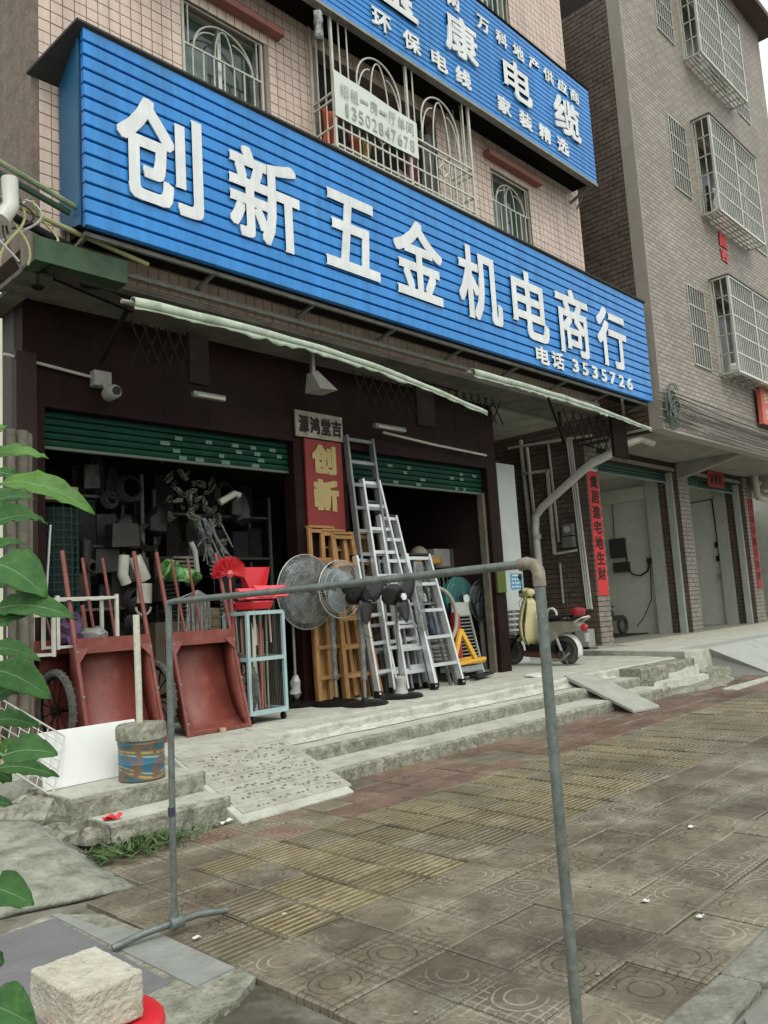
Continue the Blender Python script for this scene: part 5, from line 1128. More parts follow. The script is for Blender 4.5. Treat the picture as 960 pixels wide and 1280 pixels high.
# ---------------- ladders ----------------
def ladder(name,cx,y0,w0,w1,zt,dy,nr,mt,rung_mt,label,foot=True,rail=.05,dx=0,skew=0,second=True,cat='ladder',group=None,rw=.045,top=True,zb=None,backmt=None):
    zb=G if zb is None else zb
    t=thing(name,(cx,y0,zb),label,cat,group)
    P=lambda s,u: Vector((cx+dx*u+s*(w0+(w1-w0)*u)/2,y0+dy*u+skew*s,zb+(zt-zb)*u))
    for s in (-1,1): m=MB(); m.bar(P(s,.02),P(s,1),.035 if foot else rail,.085 if foot else .035,(0,1,0)); m.build('rail',mt,t)
    for k in range(nr):
        u=(k+.85)/(nr+.0) if nr>1 else .5
        if u>.985: u=.985
        m=MB(); a,b=P(-1,u),P(1,u); m.bar(a,b,.05,rw,(0,0,1)); m.build('rung',rung_mt,t)
    if second:
        q=Vector((.03,.10,0)); m=MB(); bm=backmt or mt
        for s in (-1,1): m.bar(P(s*.9,.0)+q,P(s*.9,.97)+q,rail*.8,.06,(0,1,0)); m.bar(P(s*.62,.0)+q*1.6,P(s*.62,.9)+q*1.6,rail*.6,.04,(0,1,0))
        for u in (.3,.62,.9): m.bar(P(-.9,u)+q,P(.9,u)+q,.02,.03)
        m.build('rear_frame',bm,t)
    if top: m=MB(); m.bar(P(-1.05,1.0)+Vector((0,.05,0)),P(1.05,1.0)+Vector((0,.05,0)),.16,.03,(0,0,1)); m.build('top_plate',plastic_black if foot else mt,t)
    if foot:
        for s in (-1,1): m=MB(); p=P(s,0); m.box(p.x-.04,p.x+.04,p.y-.03,p.y+.05,zb,zb+.09); m.build('foot',plastic_black,t)
    return t
ladder('wooden_ladder',7.02,8.0-.25,.62,.40,2.66,.18,6,wood,wood,'leftmost folded wooden stepladder leaning on the pillar',False,.06,backmt=wood)
ladder('wooden_ladder',7.36,7.62,.60,.34,2.58,.27,6,wood,wood,'front wooden stepladder with crosspieces showing beside the red sign',False,.065)
ladder('wooden_ladder',7.22,7.78,.60,.38,2.62,.14,6,wood,wood,'wooden stepladder sandwiched between two others',False,.06)
ladder('wooden_ladder',7.72,7.86,.55,.34,2.60,.1,6,wood,wood,'wooden stepladder behind the short aluminium ladder',False,.055)
# boards
for k,(x,lb) in enumerate(((6.80,'plain wooden board at the left of the wooden ladders'),(6.94,'second plain wooden board beside the first'))):
    m=MB(); m.hexa([(x,7.82,G),(x+.16,7.82,G),(x+.16,7.85,G),(x,7.85,G),(x,7.94,1.65+.2*k),(x+.16,7.94,1.65+.2*k),(x+.16,7.97,1.65+.2*k),(x,7.97,1.65+.2*k)]); tag(m.build('wooden_board',wood),lb,'board')
ladder('tall_ladder',7.93,7.72,.54,.50,3.96,.22,11,alu_dull,alu_dull,'tallest aluminium ladder reaching the right shutter',True,.05,dx=-.10,second=False,top=False)
ladder('tall_ladder',8.24,7.62,.70,.32,3.36,.30,9,alu,alu,'second tall aluminium ladder narrowing upward below the tallest one',True,.05,dx=-.26,backmt=alu_dull)
ladder('tall_ladder',8.38,7.55,.60,.33,2.86,.34,8,alu,alu,'third tall aluminium stepladder behind the front right one',True,.05,dx=-.13,backmt=alu_dull)
ladder('short_ladder',7.72,7.55,.52,.42,2.27,.34,5,alu,alu,'short aluminium stepladder nearest the wooden ladders',True,.05,skew=.08,backmt=alu_dull)
ladder('short_ladder',8.76,7.38,.60,.48,2.30,.44,5,alu,alu,'front right aluminium stepladder beside the yellow trolley',True,.05,backmt=alu_dull)
ladder('short_ladder',8.50,7.62,.52,.42,2.30,.28,5,alu_dull,alu,'aluminium stepladder just behind the front right one',True,.05,backmt=alu_dull)
ladder('short_ladder',8.20,7.66,.50,.40,2.26,.24,5,alu_dull,alu,'aluminium stepladder with film strips between the bare fans',True,.05,backmt=alu_dull)
m=MB(); g=[[(8.30+.06*i+.02*math.sin(k),7.48+.02*math.sin(k*2+i),1.2+k*.12) for k in range(9)] for i in range(4)]; m.sheet(g); tag(m.build('film_strip',film,smooth=True,solid=.003),'loose strip of clear film on the grouped aluminium ladders','film')
# yellow trolley, cylinder, hose, grate
t=thing('yellow_trolley',(9.75,7.8,G),'yellow steel trolley with triangular stand on small wheels','trolley')
m=MB(); m.bar((9.25,7.72,.66),(10.05,7.72,.70),.09,.05); m.bar((9.25,8.05,.66),(10.05,8.0,.70),.09,.05); m.box(9.3,10.05,7.7,8.05,.64,.675); m.build('deck',yellow,t,bevel=.008)
m=MB(); m.bar((9.34,7.74,.68),(9.62,7.80,1.16),.07,.05,(0,1,0)); m.bar((9.62,7.80,1.16),(9.88,7.74,.68),.07,.05,(0,1,0)); m.build('triangle',yellow,t,bevel=.006)
m=MB(); m.box(9.32,10.0,7.72,8.0,.545,.62); m.build('lower_deck',M('ldk',(.28,.33,.33),.6),t)
for x,y in ((9.45,7.72),(9.9,7.72),(9.45,8.0)): m=MB(); m.lathe([(.06,-.025),(.065,0),(.06,.025)],(x,y,G+.065),14,'y'); m.build('wheel',rubber,t)
m=MB(); m.bar((9.6,7.6,G+.05),(10.2,7.75,G+.06),.14,.04); m.build('foot_plate',plastic_black,t)
m=MB(); m.lathe([(.075,0),(.08,.02),(.08,.95),(.06,1.0),(.03,1.02)],(10.0,8.2,G),18); tag(m.build('red_cylinder',M('redc',(.35,.02,.02),.4),smooth=True),'upright red cylinder behind the yellow trolley','cylinder')
t=thing('grate_panel',(10.4,8.3,G),'grey slatted metal panel leaning behind the red cylinder','panel')
m=MB(); m.hexa([(10.12,8.20,G),(10.62,8.20,G),(10.62,8.22,G),(10.12,8.22,G),(10.14,8.42,1.58),(10.58,8.42,1.58),(10.58,8.44,1.58),(10.14,8.44,1.58)]); m.build('sheet',steel_dark,t)
m=MB()
for k in range(17): z=G+.06+k*.055; y=8.19+.2*(z-G)/1.17; m.box(10.14,10.6,y-.008,y,z,z+.02)
m.build('slats',steel,t)['kind']='stuff'; m=MB(); m.bar((10.62,8.19,G),(10.58,8.41,1.58),.03); m.box(10.14,10.58,8.36,8.385,1.36,1.58); m.build('frame',M('gfr',(.42,.44,.40),.5),t)
t=thing('hose_coil',(9.5,8.2,1.3),'pale hose looped over the goods right of the ladders','hose')
m=MB(); m.loop((9.45,8.1,1.36),.46,.030,'y',30,8,-70,120,1.0); m.build('loop',M('hose',(.38,.37,.30),.6),t,smooth=True)
t=thing('hose_stack',(9.5,8.1,G),'stack of grey coiled hoses beside the yellow trolley','hose')
m=MB(); rr=random.Random(3)
for k in range(7): m.loop((9.48+rr.uniform(-.03,.03),8.12,.74+k*.055),.26-.015*k,.034,'z',22,6)
m.build('coils',M('hose2',(.20,.20,.17),.7),t,smooth=True)
m=MB(); m.lathe([(.12,0),(.15,.05),(.15,.3),(.10,.4),(.05,.42)],(9.42,8.1,1.12),14); m.rough(.012,3); tag(m.build('plastic_jug',M('jug',(.40,.44,.50),.4,c2=(.14,.19,.32),sc_=7),smooth=True),'pale and blue plastic jug inside the looped hose','jug')
m=MB(); m.box(9.32,9.55,8.3,8.5,1.62,1.75); tag(m.build('white_box',M('wb',(.55,.55,.5),.6)),'small white box above the plastic jug','box')
m=MB(); m.box(9.72,9.92,8.35,8.5,1.0,1.5); tag(m.build('brown_board',M('bb',(.22,.12,.05),.7)),'brown board between the jug and the red cylinder','board')
# =====================================================================
# SCOOTER
# =====================================================================
t=thing('scooter',(12.2,8.1,G),'cream electric scooter parked before the alley with its rear wheel to the street','scooter')
sx=12.2; FW,RW=(8.72,.245),(7.58,.245)
for (y,r_),nm in ((FW,'front'),(RW,'rear')):
    c=(sx,y,G+.25); m=MB(); m.loop(c,.185,.062,'x',26,10); wh=m.build('wheel',rubber,t,smooth=True)
    m=MB(); m.lathe([(.13,-.03),(.14,0),(.13,.03)],c,18,'x'); m.build('hub',M('hubd',(.10,.10,.10),.4,.5),wh,smooth=True)
    m=MB(); m.loop(c,.15,.012,'x',20,6); m.build('rim',steel,wh)
# rear fender (white) as curved shell
def fender(cy,cz,r_,a0,a1,wd,mt,nm):
    g=[]
    for i in range(10):
        a=R(a0+(a1-a0)*i/9); g.append([(sx+wd*(j/4-.5),cy+(r_-.02*abs(j-2))*math.cos(a),cz+(r_-.02*abs(j-2))*math.sin(a)) for j in range(5)])
    m=MB(); m.sheet(g); m.build(nm,mt,t,smooth=True,solid=.008)
fender(RW[0],G+.25,.30,60,205,.15,M('fend',(.72,.72,.68),.35),'rear_fender')
fender(FW[0],G+.25,.30,20,140,.15,cream,'front_fender')
# front shield: cross sections swept up the steering column
g=[]
for z,y,hw,dp in ((.78,8.30,.20,.05),(.95,8.36,.21,.08),(1.15,8.38,.19,.09),(1.35,8.36,.14,.08),(1.52,8.33,.09,.06),(1.62,8.30,.08,.05)):
    g.append([(sx+hw*math.sin(R(a)),y+dp*math.cos(R(a))*1.4-.02,z) for a in range(-100,101,20)])
m=MB(); m.sheet(g); m.build('front_shield',cream,t,smooth=True,solid=.015)
g=[]
for z,y,hw,dp in ((.76,8.24,.19,.03),(.90,8.27,.22,.06),(1.08,8.28,.20,.09),(1.28,8.27,.15,.10),(1.48,8.26,.10,.08),(1.58,8.26,.08,.05)):
    g.append([(sx+hw*math.sin(R(a)),y-dp*math.cos(R(a))*(1.1+.35*math.cos(R(a*3))),z) for a in range(-90,91,15)])
m=MB(); m.sheet(g); m.build('inner_shield',cream,t,smooth=True,solid=.02)
m=MB(); g=[[(sx+.23-.01*k,8.22+.16*k,z) for z in (.80,1.0,1.2,1.38)] for k in (0,.5,1)]; m.sheet(g); m.build('side_panel',M('innsh',(.42,.27,.16),.5),t,smooth=True,solid=.02)
m=MB(); m.lathe([(.02,-.14),(.10,-.10),(.13,0),(.12,.08),(.05,.13)],(sx,8.30,1.68),16,'y'); m.v=[(x,y,1.68+(z-1.68)*.72) for x,y,z in m.v]; m.build('head_cowl',cream,t,smooth=True)
m=MB(); m.lathe([(.055,0),(.06,.02),(.03,.05)],(sx,8.42,1.66),14,'y'); m.build('headlight',M('hlt',(.5,.5,.45),.15),t,smooth=True)
m=MB(); m.lathe([(.03,-.02),(.03,0)],(sx,8.155,1.62),10,'y'); m.lathe([(.03,-.01),(.03,0)],(sx,8.22,1.30),10,'y'); m.build('key_panel',dark,t)
m=MB(); m.tube([(sx-.36,8.20,1.70),(sx-.2,8.27,1.72),(sx+.2,8.27,1.72),(sx+.36,8.20,1.70)],.018,8); m.build('handlebar',steel_dark,t,smooth=True)
for s_ in (-1,1):
    m=MB(); m.tube([(sx+s_*.24,8.25,1.715),(sx+s_*.38,8.19,1.70)],.028,8); m.build('grip',plastic_black,t,smooth=True)
    m=MB(); m.tube([(sx+s_*.2,8.27,1.72),(sx+s_*.15,8.20,1.74)],.035,8); m.build('lever_cover',cream,t,smooth=True)
# front basket
m=MB()
for z in (.98,1.08,1.18,1.28,1.36):
    for a,b in (((-.2,8.5),(.2,8.5)),((.2,8.5),(.2,8.78)),((.2,8.78),(-.2,8.78)),((-.2,8.78),(-.2,8.5))): m.bar((sx+a[0],a[1],z),(sx+b[0],b[1],z),.012,.05)
m.box(sx-.2,sx+.2,8.5,8.78,.96,.975); m.build('basket',M('bask',(.30,.31,.31),.5),t)
m=MB(); m.tube([(sx,8.40,.8),(sx,8.55,.95),(sx+.0,8.70,.66)],.03,8); m.bar((sx-.09,8.72,G+.25),(sx-.09,8.5,.95),.03); m.bar((sx+.09,8.72,G+.25),(sx+.09,8.5,.95),.03); m.build('fork',steel_dark,t)
# floorboard, underbody
m=MB(); m.hexa([(sx-.17,7.72,.62),(sx+.17,7.72,.62),(sx+.17,8.32,.66),(sx-.17,8.32,.66),(sx-.19,7.72,.74),(sx+.19,7.72,.74),(sx+.19,8.32,.80),(sx-.19,8.32,.80)]); m.build('floorboard',plastic_black,t,bevel=.02)
m=MB(); m.hexa([(sx-.14,7.75,.52),(sx+.14,7.75,.52),(sx+.12,8.4,.56),(sx-.12,8.4,.56),(sx-.17,7.75,.63),(sx+.17,7.75,.63),(sx+.15,8.4,.67),(sx-.15,8.4,.67)]); m.build('underbody',M('undr',(.10,.03,.025),.5),t,bevel=.02)
# rear body
prof=[(7.98,.72),(8.02,.90),(7.96,1.14),(7.55,1.16),(7.32,1.13),(7.22,1.06),(7.36,1.0),(7.60,.94),(7.80,.80),(7.86,.70)]
m=MB(); m.prism(prof,'x',sx-.15,sx+.15); m.build('rear_body',M('rbody',(.27,.27,.20),.35,c2=(.18,.18,.13),sc_=9),t,bevel=.03,smooth=True)
m=MB(); g=[[(sx+.15*math.sin(R(a))*k,y,1.17+.08*math.cos(R(a))*k) for a in range(-90,91,22)] for y,k in ((8.02,.4),(7.95,.95),(7.75,1),(7.6,1.05),(7.45,1.0),(7.38,.4))]; m.sheet(g); m.build('seat',plastic_black,t,smooth=True,solid=.02)
m=MB(); m.tube([(sx-.13,7.38,1.10),(sx-.13,7.16,1.20),(sx,7.10,1.22),(sx+.13,7.16,1.20),(sx+.13,7.38,1.10)],.014,8); m.build('rear_rack',steel_white,t,smooth=True)
m=MB(); m.lathe([(.02,-.05),(.06,-.03),(.07,.02),(.05,.05)],(sx,7.20,1.03),12,'y'); m.build('tail_light',M('tl',(.40,.02,.02),.3),t,smooth=True)
m=MB(); m.lathe([(.02,0),(.10,.02),(.13,.08),(.12,.14),(.03,.16)],(sx,7.30,1.22),14); m.build('child_seat_cushion',M('cush',(.30,.02,.03),.5),t,smooth=True)
for x_,y_ in ((sx+.05,7.86),(sx-.1,7.98)):
    m=MB(); m.loop((x_,y_,1.28),.10,.022,'x',18,6); m.build('armrest_ring',M('ringw',(.60,.60,.56),.4),t,smooth=True)
m=MB(); m.bar((sx-.1,7.62,G+.28),(sx-.1,7.52,G+.0),.016); m.bar((sx+.1,7.62,G+.28),(sx+.1,7.52,G+.0),.016); m.bar((sx-.12,7.50,G+.01),(sx+.12,7.50,G+.01),.014); m.build('kickstand',steel,t)
m=MB(); m.tube([(sx-.12,7.62,G+.25),(sx-.13,7.72,.98)],.026,8); m.tube([(sx+.12,7.62,G+.25),(sx+.13,7.72,.98)],.026,8); m.build('shock_absorber',M('shk',(.3,.3,.3),.4),t)
for s_ in (-1,1):
    m=MB(); m.tube([(sx+s_*.22,8.25,1.72),(sx+s_*.28,8.22,1.86),(sx+s_*.30,8.21,1.92)],.008,6); m.lathe([(.01,-.01),(.055,-.008),(.055,.008),(.01,.01)],(sx+s_*.31,8.21,1.96),12,'y'); m.build('mirror',plastic_black,t)
m=MB(); m.box(sx-.06,sx+.06,7.16,7.19,.80,.94); m.build('number_plate',M('npl',(.35,.36,.36),.5),t)
m=MB(); m.tube([(sx-.10,8.05,.60),(sx-.16,7.9,.50),(sx-.17,7.6,.50),(sx-.15,7.45,.62)],.022,8); m.build('exhaust_guard',steel,t,smooth=True)
m=MB(); m.lathe([(.02,-.09),(.09,-.07),(.11,0),(.09,.07),(.02,.09)],(sx,7.66,.74),14,'x'); m.build('motor_cover',plastic_black,t,smooth=True)
for k in range(3): m=MB(); m.tube([(sx+.05*k-.05,8.30,1.66),(sx+.1*k-.12,8.42,1.52),(sx+.03*k-.03,8.38,1.2)],.006,5); m.build('cable',plastic_black,t)
m=MB(); m.box(12.15,12.5,8.85,8.9,G,G+.24); tag(m.build('striped_carton',M('stc',(.36,.2,.16),.7,c2=(.08,.05,.05),sc_=6)),'low reddish carton lying behind the scooter','box')
# =====================================================================
# INSIDE THE SHOP
# =====================================================================
def shelf(x0,x1,y0,y1,zs,label):
    t=thing('shelf',((x0+x1)/2,y0,PZ),label,'shelf')
    for x in (x0,x1): 
        for y in (y0,y1): m=MB(); m.bar((x,y,PZ),(x,y,zs[-1]+.3),.04); m.build('post',M('post',(.13,.14,.13),.5),t)
    for z in zs: m=MB(); m.box(x0,x1,y0,y1,z-.03,z); m.build('board',M('shb',(.14,.14,.12),.6),t)
    return t
shelf(3.75,5.1,9.1,9.6,(1.1,1.75,2.5,3.1),'dark steel shelf deep inside the left opening, left of two')
shelf(5.5,7.4,9.5,10.0,(1.0,1.7,2.4,3.0),'dark steel shelf deep inside the left opening, right of two')
shelf(9.2,10.95,8.95,9.35,(1.0,1.7,2.22),'steel shelf stocked with tools inside the right opening')
rr=random.Random(31)
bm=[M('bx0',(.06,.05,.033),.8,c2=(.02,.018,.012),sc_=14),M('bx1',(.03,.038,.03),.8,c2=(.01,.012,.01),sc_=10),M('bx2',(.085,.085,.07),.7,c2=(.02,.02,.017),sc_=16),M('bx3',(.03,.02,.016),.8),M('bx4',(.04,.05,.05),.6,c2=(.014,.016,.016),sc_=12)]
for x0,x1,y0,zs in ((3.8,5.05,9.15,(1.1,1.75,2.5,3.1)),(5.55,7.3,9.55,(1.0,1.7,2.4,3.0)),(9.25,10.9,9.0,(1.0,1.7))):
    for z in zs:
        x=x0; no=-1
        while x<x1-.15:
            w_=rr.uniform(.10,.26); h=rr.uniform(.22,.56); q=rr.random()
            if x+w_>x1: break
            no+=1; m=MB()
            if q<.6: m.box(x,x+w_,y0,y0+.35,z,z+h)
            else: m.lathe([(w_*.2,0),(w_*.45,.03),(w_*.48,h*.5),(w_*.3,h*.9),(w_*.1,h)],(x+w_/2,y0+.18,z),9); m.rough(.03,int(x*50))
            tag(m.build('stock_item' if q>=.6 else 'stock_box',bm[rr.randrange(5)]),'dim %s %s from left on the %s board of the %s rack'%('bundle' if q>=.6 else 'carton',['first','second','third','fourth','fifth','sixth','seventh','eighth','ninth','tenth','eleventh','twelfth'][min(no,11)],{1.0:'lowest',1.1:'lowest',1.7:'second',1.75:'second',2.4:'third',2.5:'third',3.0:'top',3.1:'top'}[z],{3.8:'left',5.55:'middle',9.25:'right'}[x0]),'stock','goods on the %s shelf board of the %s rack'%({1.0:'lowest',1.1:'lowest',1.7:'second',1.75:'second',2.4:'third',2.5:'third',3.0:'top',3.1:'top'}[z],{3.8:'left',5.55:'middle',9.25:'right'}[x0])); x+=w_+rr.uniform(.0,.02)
m=MB(); m.lathe([(.30,0),(.30,.04),(.16,.06),(.14,.14),(.08,.2),(.02,.22)],(10.12,8.98,2.34),20); tag(m.build('helmet',M('hlm',(.34,.30,.22),.7),smooth=True),'pale brimmed helmet on top of the tool shelf','helmet')
m=MB(); m.lathe([(.34,0),(.36,.03),(.35,.11),(.02,.12)],(10.15,8.98,2.225),20); tag(m.build('yellow_tray',M('ytr',(.40,.22,.03),.6),smooth=True),'yellow round tray under the helmet','tray')
m=MB(); m.box(10.5,10.92,8.97,9.25,2.222,2.52); tag(m.build('white_carton',M('wct',(.42,.41,.36),.7)),'white printed carton on top of the tool shelf','box')
t=thing('hanging_tools',(10,8.9,1.75),'row of small shiny tools hanging under the tool shelf','tools')
for k in range(14):
    x=9.3+k*.11; m=MB(); m.tube([(x,8.92,2.10),(x+.02,8.92,1.93),(x-.01,8.92,1.78)],.014,5); m.lathe([(.03,0),(.035,.03),(.02,.08)],(x,8.92,1.74),8); m.build('tool',M('tl%d'%(k%2),((.30,.30,.28),(.12,.12,.12))[k%2],.4,.3),t)
# green mesh rolls, pvc elbows, plant-like bundle
t=thing('mesh_roll',(3.75,8.6,1.2),'dark green wire mesh roll standing in the left opening','mesh roll')
m=MB()
for k in range(16): a=2*math.pi*k/16; m.tube([(3.80+.26*math.cos(a),8.7+.26*math.sin(a),1.3),(3.80+.26*math.cos(a),8.7+.26*math.sin(a),2.85)],.006,4)
for k in range(20): m.loop((3.80,8.7,1.3+k*.08),.26,.006,'z',18,4)
m.build('wires',M('gmesh',(.02,.075,.055),.6),t)['kind']='stuff'; m=MB(); m.lathe([(.22,0),(.22,1.5)],(3.80,8.7,1.32),14); m.build('core',M('gcore',(.008,.02,.015),.8),t)
m=MB(); m.box(3.55,4.1,8.5,9.0,PZ,1.3); tag(m.build('crate_stack',carton),'dark crate under the green mesh roll','crate')
m=MB(); m.tube([(3.62,8.35,2.62),(3.56,8.35,1.75)],.012,6); tag(m.build('white_rod',letter_white),'thin white rod upright at the left of the mesh roll','rod')
m=MB(); m.box(3.55,3.95,8.4,8.6,2.9,3.05); tag(m.build('yellowish_carton',M('lc',(.28,.25,.12),.7)),'small yellowish carton above the green mesh roll','box')  # plain yellowish carton, one even colour
t=thing('pipe_elbows',(4.6,8.3,1.8),'grey white plastic pipe elbows hanging behind the red carts','pipe fittings')
m=MB(); m.tube([(4.42,8.3,2.30),(4.40,8.3,2.08),(4.44,8.3,1.98)],.06,10); m.build('elbow',pvc,t,smooth=True)
m=MB(); m.tube([(4.54,8.3,2.28),(4.60,8.3,2.15),(4.66,8.3,2.02)],.08,12); m.build('elbow',pvc,t,smooth=True)
m=MB(); m.tube([(4.66,8.3,1.98),(4.65,8.3,1.76)],.085,12); m.build('elbow',pvc,t,smooth=True); m=MB(); m.loop((4.64,8.3,1.72),.09,.014,'y',16,6,180,360); m.build('hook',pvc,t)
t=thing('hanging_bundle',(5.6,8.6,2.3),'bunch of film wrapped fittings hanging in the left opening','bundle'); rr=random.Random(17)
for k in range(46):
    x=5.62+rr.gauss(0,.2); z=2.92+rr.gauss(0,.22); y=8.6+rr.uniform(-.15,.15); sz=rr.uniform(.05,.11); a=rr.uniform(0,6.28); b=rr.uniform(-.8,.8)
    u_=Vector((math.cos(a)*math.cos(b),math.sin(b)*.6,math.sin(a)*math.cos(b))); v_=Vector((-math.sin(a),rr.uniform(-.5,.5),math.cos(a))).normalized(); n_2=u_.cross(v_)
    g=[[tuple(Vector((x,y,z))+u_*sz*(p_/4*2-.4)+v_*sz*.8*(q_/4-.5)*math.sin(math.pi*(.15+.8*p_/4))+n_2*sz*.4*math.sin(p_*1.1+q_*1.7)) for q_ in range(5)] for p_ in range(5)]
    m=MB(); m.sheet(g); m.build('fitting',M('fit%d'%(k%2),((.24,.235,.18),(.10,.10,.08))[k%2],.4,c2=(.06,.06,.045),sc_=14),t,smooth=True,solid=.006)
m=MB(); m.tube([(5.85,8.5,3.0),(6.05,8.45,3.12),(6.12,8.45,3.1)],.045,10); m.build('pipe_piece',pvc,t,smooth=True); m=MB()
for k in range(18): m.bar((5.7+rr.uniform(-.2,.2),8.55,2.8),(5.75+rr.uniform(-.25,.3),8.5,2.3+rr.uniform(-.1,.2)),.012,.02)
m.build('film_tails',film,t)
rr=random.Random(88)
for k in range(26):
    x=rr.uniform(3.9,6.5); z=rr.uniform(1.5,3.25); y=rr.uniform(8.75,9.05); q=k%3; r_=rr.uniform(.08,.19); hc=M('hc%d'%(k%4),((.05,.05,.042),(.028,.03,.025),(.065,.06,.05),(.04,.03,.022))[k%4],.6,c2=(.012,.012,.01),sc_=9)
    m=MB()
    if q==0:
        for u in range(4): m.loop((x,y-.02*u,z),r_-.012*u,.014,'y',18,5)
        nm='hanging_coil'
    elif q==1:
        m.lathe([(r_*.3,0),(r_*.9,.05),(r_*.95,.24),(r_*.5,.34),(.02,.36)],(x,y,z-.1),9); m.rough(.022,k); nm='hanging_sack'
    else:
        m.hexa([(x-r_,y-.1,z-.14),(x+r_,y-.1,z-.12),(x+r_,y+.1,z-.12),(x-r_,y+.1,z-.14),(x-r_*.9,y-.1,z+.14),(x+r_*.9,y-.1,z+.15),(x+r_*.9,y+.1,z+.15),(x-r_*.9,y+.1,z+.14)]); nm='hanging_pack'
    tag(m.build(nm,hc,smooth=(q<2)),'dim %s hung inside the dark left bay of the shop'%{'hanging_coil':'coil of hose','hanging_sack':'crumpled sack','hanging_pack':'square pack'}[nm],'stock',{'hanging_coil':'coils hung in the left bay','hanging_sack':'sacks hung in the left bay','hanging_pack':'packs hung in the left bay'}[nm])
t=thing('crate_pile',(5.3,8.6,1.5),'pile of pale woven crates behind the red cart handles','crates'); rr=random.Random(19)
for k in range(6):
    x=5.0+rr.random()*.5; z=1.55+ (k//2)*.27; m=MB()
    for q in range(5): m.box(x,x+.5,8.55,8.9,z+q*.05,z+q*.05+.03)
    m.build('crate',M('cr%d'%(k%2),((.17,.17,.14),(.10,.105,.09))[k%2],.7,c2=(.04,.04,.03),sc_=11),t)
m=MB(); m.box(4.9,5.7,8.5,9.0,PZ,1.54); tag(m.build('low_cabinet',carton),'dark low cabinet carrying the woven crates','cabinet')
m=MB(); m.tube([(5.22,8.2,2.45),(5.27,8.2,2.35),(5.30,8.2,2.05)],.03,8); tag(m.build('pipe_piece',M('pp',(.35,.38,.35),.5),smooth=True),'bent grey pipe end sticking up behind the left cart','pipe')
# =====================================================================
# FOREGROUND
# =====================================================================
t=thing('steel_stand',(2.27,2.65,0),'grey steel pipe frame standing on the pavement in the foreground','pipe frame')
xa,ya,xb,yb,zt=2.205,3.71,2.35,1.545,1.615
m=MB(); m.tube([(xa-.005,ya,.03),(xa,ya,.55),(xa+.012,ya,zt)],.0165,12); m.build('post',galv,t,smooth=True)
m=MB(); m.tube([(xa+.012,ya,zt-.002),(xa+.02,ya-.05,zt+.004),(2.27,2.7,zt+.006),(xb,yb+.02,zt+.02)],.0155,12); m.build('top_bar',galv,t,smooth=True)
m=MB(); m.tube([(xb,yb,zt-.02),(xb,yb,.7),(xb+.004,yb,.0)],.0185,12); m.build('post',galv,t,smooth=True)
m=MB(); pts=[(xb,yb+.075,zt+.018),(xb,yb+.045,zt+.022),(xb,yb+.015,zt+.014),(xb,yb+.001,zt-.012),(xb,yb,zt-.06)]; m.tube(pts,.0225,12); m.build('elbow_joint',M('elb',(.26,.24,.19),.55,.3,c2=(.16,.13,.09),sc_=25),t,smooth=True)
m=MB(); m.tube([(1.90,3.76,.02),(2.05,3.735,.045),(2.2,3.71,.055),(2.33,3.69,.06),(2.47,3.65,.045)],.017,10); m.build('foot_bar',galv,t,smooth=True)
m=MB(); m.lathe([(.028,-.035),(.03,-.03),(.03,.03),(.028,.035)],(2.205,3.70,.055),14,'x'); m.lathe([(.024,0),(.024,.05)],(xa-.005,ya,.05),12); m.build('tee_joint',galv,t,smooth=True)
m=MB(); m.tube([(2.42,3.6625,.02),(2.42,3.6625,.0)],.01,6); m.build
m=MB(); m.lathe([(.0185,0),(.0185,.04)],(xa-.003,ya,.56),12); m.build('tape_band',M('tape',(.03,.04,.07),.5),t)
# concrete block on a red stool
m=MB(); m.box(1.155,1.385,2.53,2.86,.262,.405); bmo=m.build('concrete_block',blockm)
bmo['label']='rough tan concrete block resting on the red plastic stool in the foreground'; bmo['category']='block'
md=bmo.modifiers.new('bev','BEVEL'); md.width=.012; md.segments=3
md=bmo.modifiers.new('sub','SUBSURF'); md.subdivision_type='SIMPLE'; md.levels=5; md.render_levels=5
tx=bpy.data.textures.new('blockn','CLOUDS'); tx.noise_scale=.03; tx.noise_depth=4; md=bmo.modifiers.new('dis','DISPLACE'); md.texture=tx; md.strength=.007; md.mid_level=.5
t=thing('red_stool',(1.30,2.66,-.02),'bright red round plastic stool under the concrete block','stool')
m=MB(); m.lathe([(.02,.275),(.155,.275),(.185,.27),(.20,.255),(.203,.235),(.195,.232),(.18,.25),(.02,.26)],(1.30,2.66,-.02),36); m.build('seat',red_plastic,t,smooth=True)
for k in range(4):
    a=.6+k*math.pi/2; m=MB(); m.hexa([(1.30+.21*math.cos(a+d_)*1.0,2.66+.21*math.sin(a+d_),-.02) for d_ in (-.2,.2)]+[(1.30+.19*math.cos(a+d_),2.66+.19*math.sin(a+d_),-.02) for d_ in (.2,-.2)]+[(1.30+.185*math.cos(a+d_),2.66+.185*math.sin(a+d_),.235) for d_ in (-.25,.25)]+[(1.30+.165*math.cos(a+d_),2.66+.165*math.sin(a+d_),.235) for d_ in (.25,-.25)]); m.build('leg',red_plastic,t)
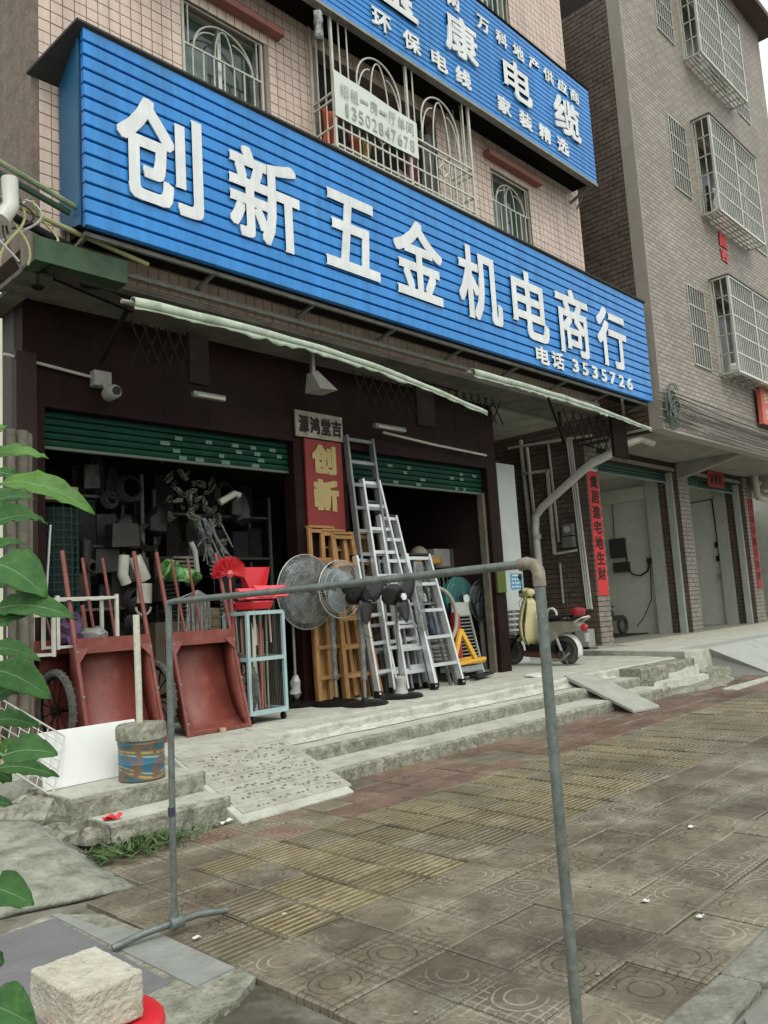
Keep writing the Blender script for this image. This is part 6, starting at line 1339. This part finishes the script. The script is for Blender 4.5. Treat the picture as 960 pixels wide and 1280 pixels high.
# litter
def litter(x,y,s,mt,label,z=.004,seed=0,name='paper_scrap',h=.01):
    rr=random.Random(seed); m=MB(); g=[[(x+(i/3-.5)*s*1.6+rr.uniform(-.1,.1)*s,y+(k/3-.5)*s+rr.uniform(-.1,.1)*s,z+rr.uniform(0,h)) for k in range(4)] for i in range(4)]; m.sheet(g); tag(m.build(name,mt,solid=.002),label,'litter')
wp=M('wpaper',(.6,.6,.56),.8)
litter(2.80,5.50,.07,red_plastic,'crumpled red wrapper on the lower left step',.178,1,'wrapper',.05)
litter(3.58,5.28,.06,wp,'twisted white wrapper at the foot of the ramp',.01,2,'wrapper',.03)
litter(2.23,3.56,.022,wp,'white scrap beside the foot of the near pipe joint',.006,3)
for k,(px,py) in enumerate(((3.83,2.06),(3.79,1.77))): litter(px,py,.028,wp,('upper','lower')[k]+' of two bright white paper scraps on the near pavement',.006,5+k)
litter(5.18,2.42,.028,wp,'white scrap on the tiles right of the tall near pole',.006,9)
litter(2.66,3.43,.014,wp,'pale pebble sized scrap on the yellow tiles left',.012,10)
rr=random.Random(40); cr1=MB()
for k in range(220):
    x=rr.uniform(2.3,11); y=rr.uniform(1.6,5.4); s=rr.uniform(.003,.011)
    n0=len(cr1.v); cr1.lathe([(s*.4,0),(s,s*.4),(s*.5,s*.9)],(x,y,.0),6); cr1.v[n0:]=[(a+rr.uniform(-s,s)*.3,b+rr.uniform(-s,s)*.3,c) for a,b,c in cr1.v[n0:]]
tag(cr1.build('pavement_crumbs',M('crumb',(.26,.25,.20),.9,c2=(.08,.07,.05),sc_=3)),'tiny pale crumbs and grit scattered over the paving tiles','grit',kind='stuff')
m=MB(); m.lathe([(.02,0),(.22,.02),(.18,.035),(.02,.04)],(10.35,6.95,PZ),12); m.rough(.012,5); tag(m.build('plaster_lump',M('plas',(.6,.6,.55),.8)),'white spilled plaster on the platform edge left of the slab','plaster')
# plant leaves on the left
LV=[(0.429,1.198,1.752,0.491,1.143,1.758,0.029),(0.419,1.126,1.705,0.506,1.030,1.668,0.034),(0.430,1.200,1.656,0.529,1.225,1.676,0.046),(0.402,1.107,1.594,0.438,1.028,1.553,0.055),(0.398,1.096,1.531,0.463,1.007,1.526,0.034),(0.396,1.095,1.505,0.418,1.049,1.528,0.040),(0.455,1.260,1.450,0.505,1.174,1.414,0.044),(0.458,1.275,1.401,0.500,1.222,1.432,0.034),(0.415,1.102,1.346,0.458,1.049,1.350,0.038),(0.430,1.172,1.320,0.480,1.097,1.315,0.020),(0.428,1.184,1.316,0.451,1.170,1.304,0.022),(0.447,1.249,1.148,0.474,1.168,1.139,0.044),(0.458,1.293,1.038,0.484,1.286,1.029,0.025),(0.441,1.234,1.001,0.473,1.158,0.986,0.054)]
EX=[(0.459,1.280,1.698,0.522,1.265,1.717,0.032),(0.461,1.295,1.573,0.523,1.288,1.588,0.037),(0.487,1.355,1.634,0.530,1.324,1.650,0.028),(0.516,1.450,1.478,0.581,1.388,1.461,0.033),(0.482,1.342,1.365,0.521,1.256,1.367,0.027),(0.447,1.236,1.740,0.492,1.226,1.732,0.019),(0.502,1.396,1.228,0.510,1.335,1.243,0.020)]
LV+=EX
YL=[(0.419,1.148,1.776,0.440,1.158,1.798,0.014),(0.500,1.352,1.307,0.514,1.337,1.342,0.016)]
t=thing('broadleaf_shrub',(.47,1.37,-.02),'green broad leaved shrub reaching in from the left edge of the picture','shrub')
m=MB(); m.tube([(.49,1.40,-.03),(.475,1.36,.6),(.455,1.31,1.2),(.435,1.26,1.6),(.42,1.23,1.95)],[.012,.011,.009,.007,.004],8); m.build('stem',stem_m,t,smooth=True)
rr=random.Random(77)
for k,(x0,y0,z0,x1,y1,z1,w_) in enumerate(LV+YL):
    a=Vector((x0,y0,z0)); b=Vector((x1,y1,z1)); d=b-a; L=d.length; d.normalize()
    up=Vector((-.45,-.55,.7)); up=(up-d*up.dot(d)).normalized(); sd=d.cross(up).normalized(); n=14; g=[]
    tw=rr.uniform(-.35,.35); ph=rr.random()*6
    for i in range(n+1):
        u=i/n; wd=w_*.5*(math.sin(math.pi*u**.8)**.75 if 0<u<1 else .02)*1.15+ (.0006)
        c=a+d*L*u+up*(L*.12*math.sin(math.pi*u)-L*.12*u*u); row=[]
        for j in range(-4,5):
            v=j/4; s2=sd*math.cos(tw*u)+up*math.sin(tw*u)
            row.append(tuple(c+s2*wd*v+up*(wd*.30*abs(v)**1.3+.0022*math.sin(u*26+ph)*abs(v)**2-.0012*math.cos(u*44+abs(v)*7)*abs(v))))
        g.append(row)
    mt=leafy if k>=len(LV) or k in (0,1) else leafm
    m=MB(); m.sheet(g); lf=m.build('leaf',mt,t,smooth=True,solid=.0006)
    m=MB(); base=Vector((.437,1.262,z0-.03)) ; zc=z0-.02; st_=Vector((.475-.04*(zc-.6),1.36-.1*(zc-.6)*1.0,zc)) if zc>.6 else Vector((.475,1.36,zc))
    m.tube([tuple(st_),tuple(a.lerp(st_,.4)+Vector((0,0,.01))),tuple(a)]+[tuple(a+d*L*u+up*(L*.12*math.sin(math.pi*u)-L*.12*u*u)+up*.0004) for u in (.15,.3,.5,.7,.88)],[.0022,.002,.0018,.0014,.0012,.001,.0007,.0004],5); m.build('midrib',M('rib',(.12,.22,.08),.5),lf if False else t,smooth=True)
print('OBJECTS',len(bpy.data.objects),'SIZE ok')
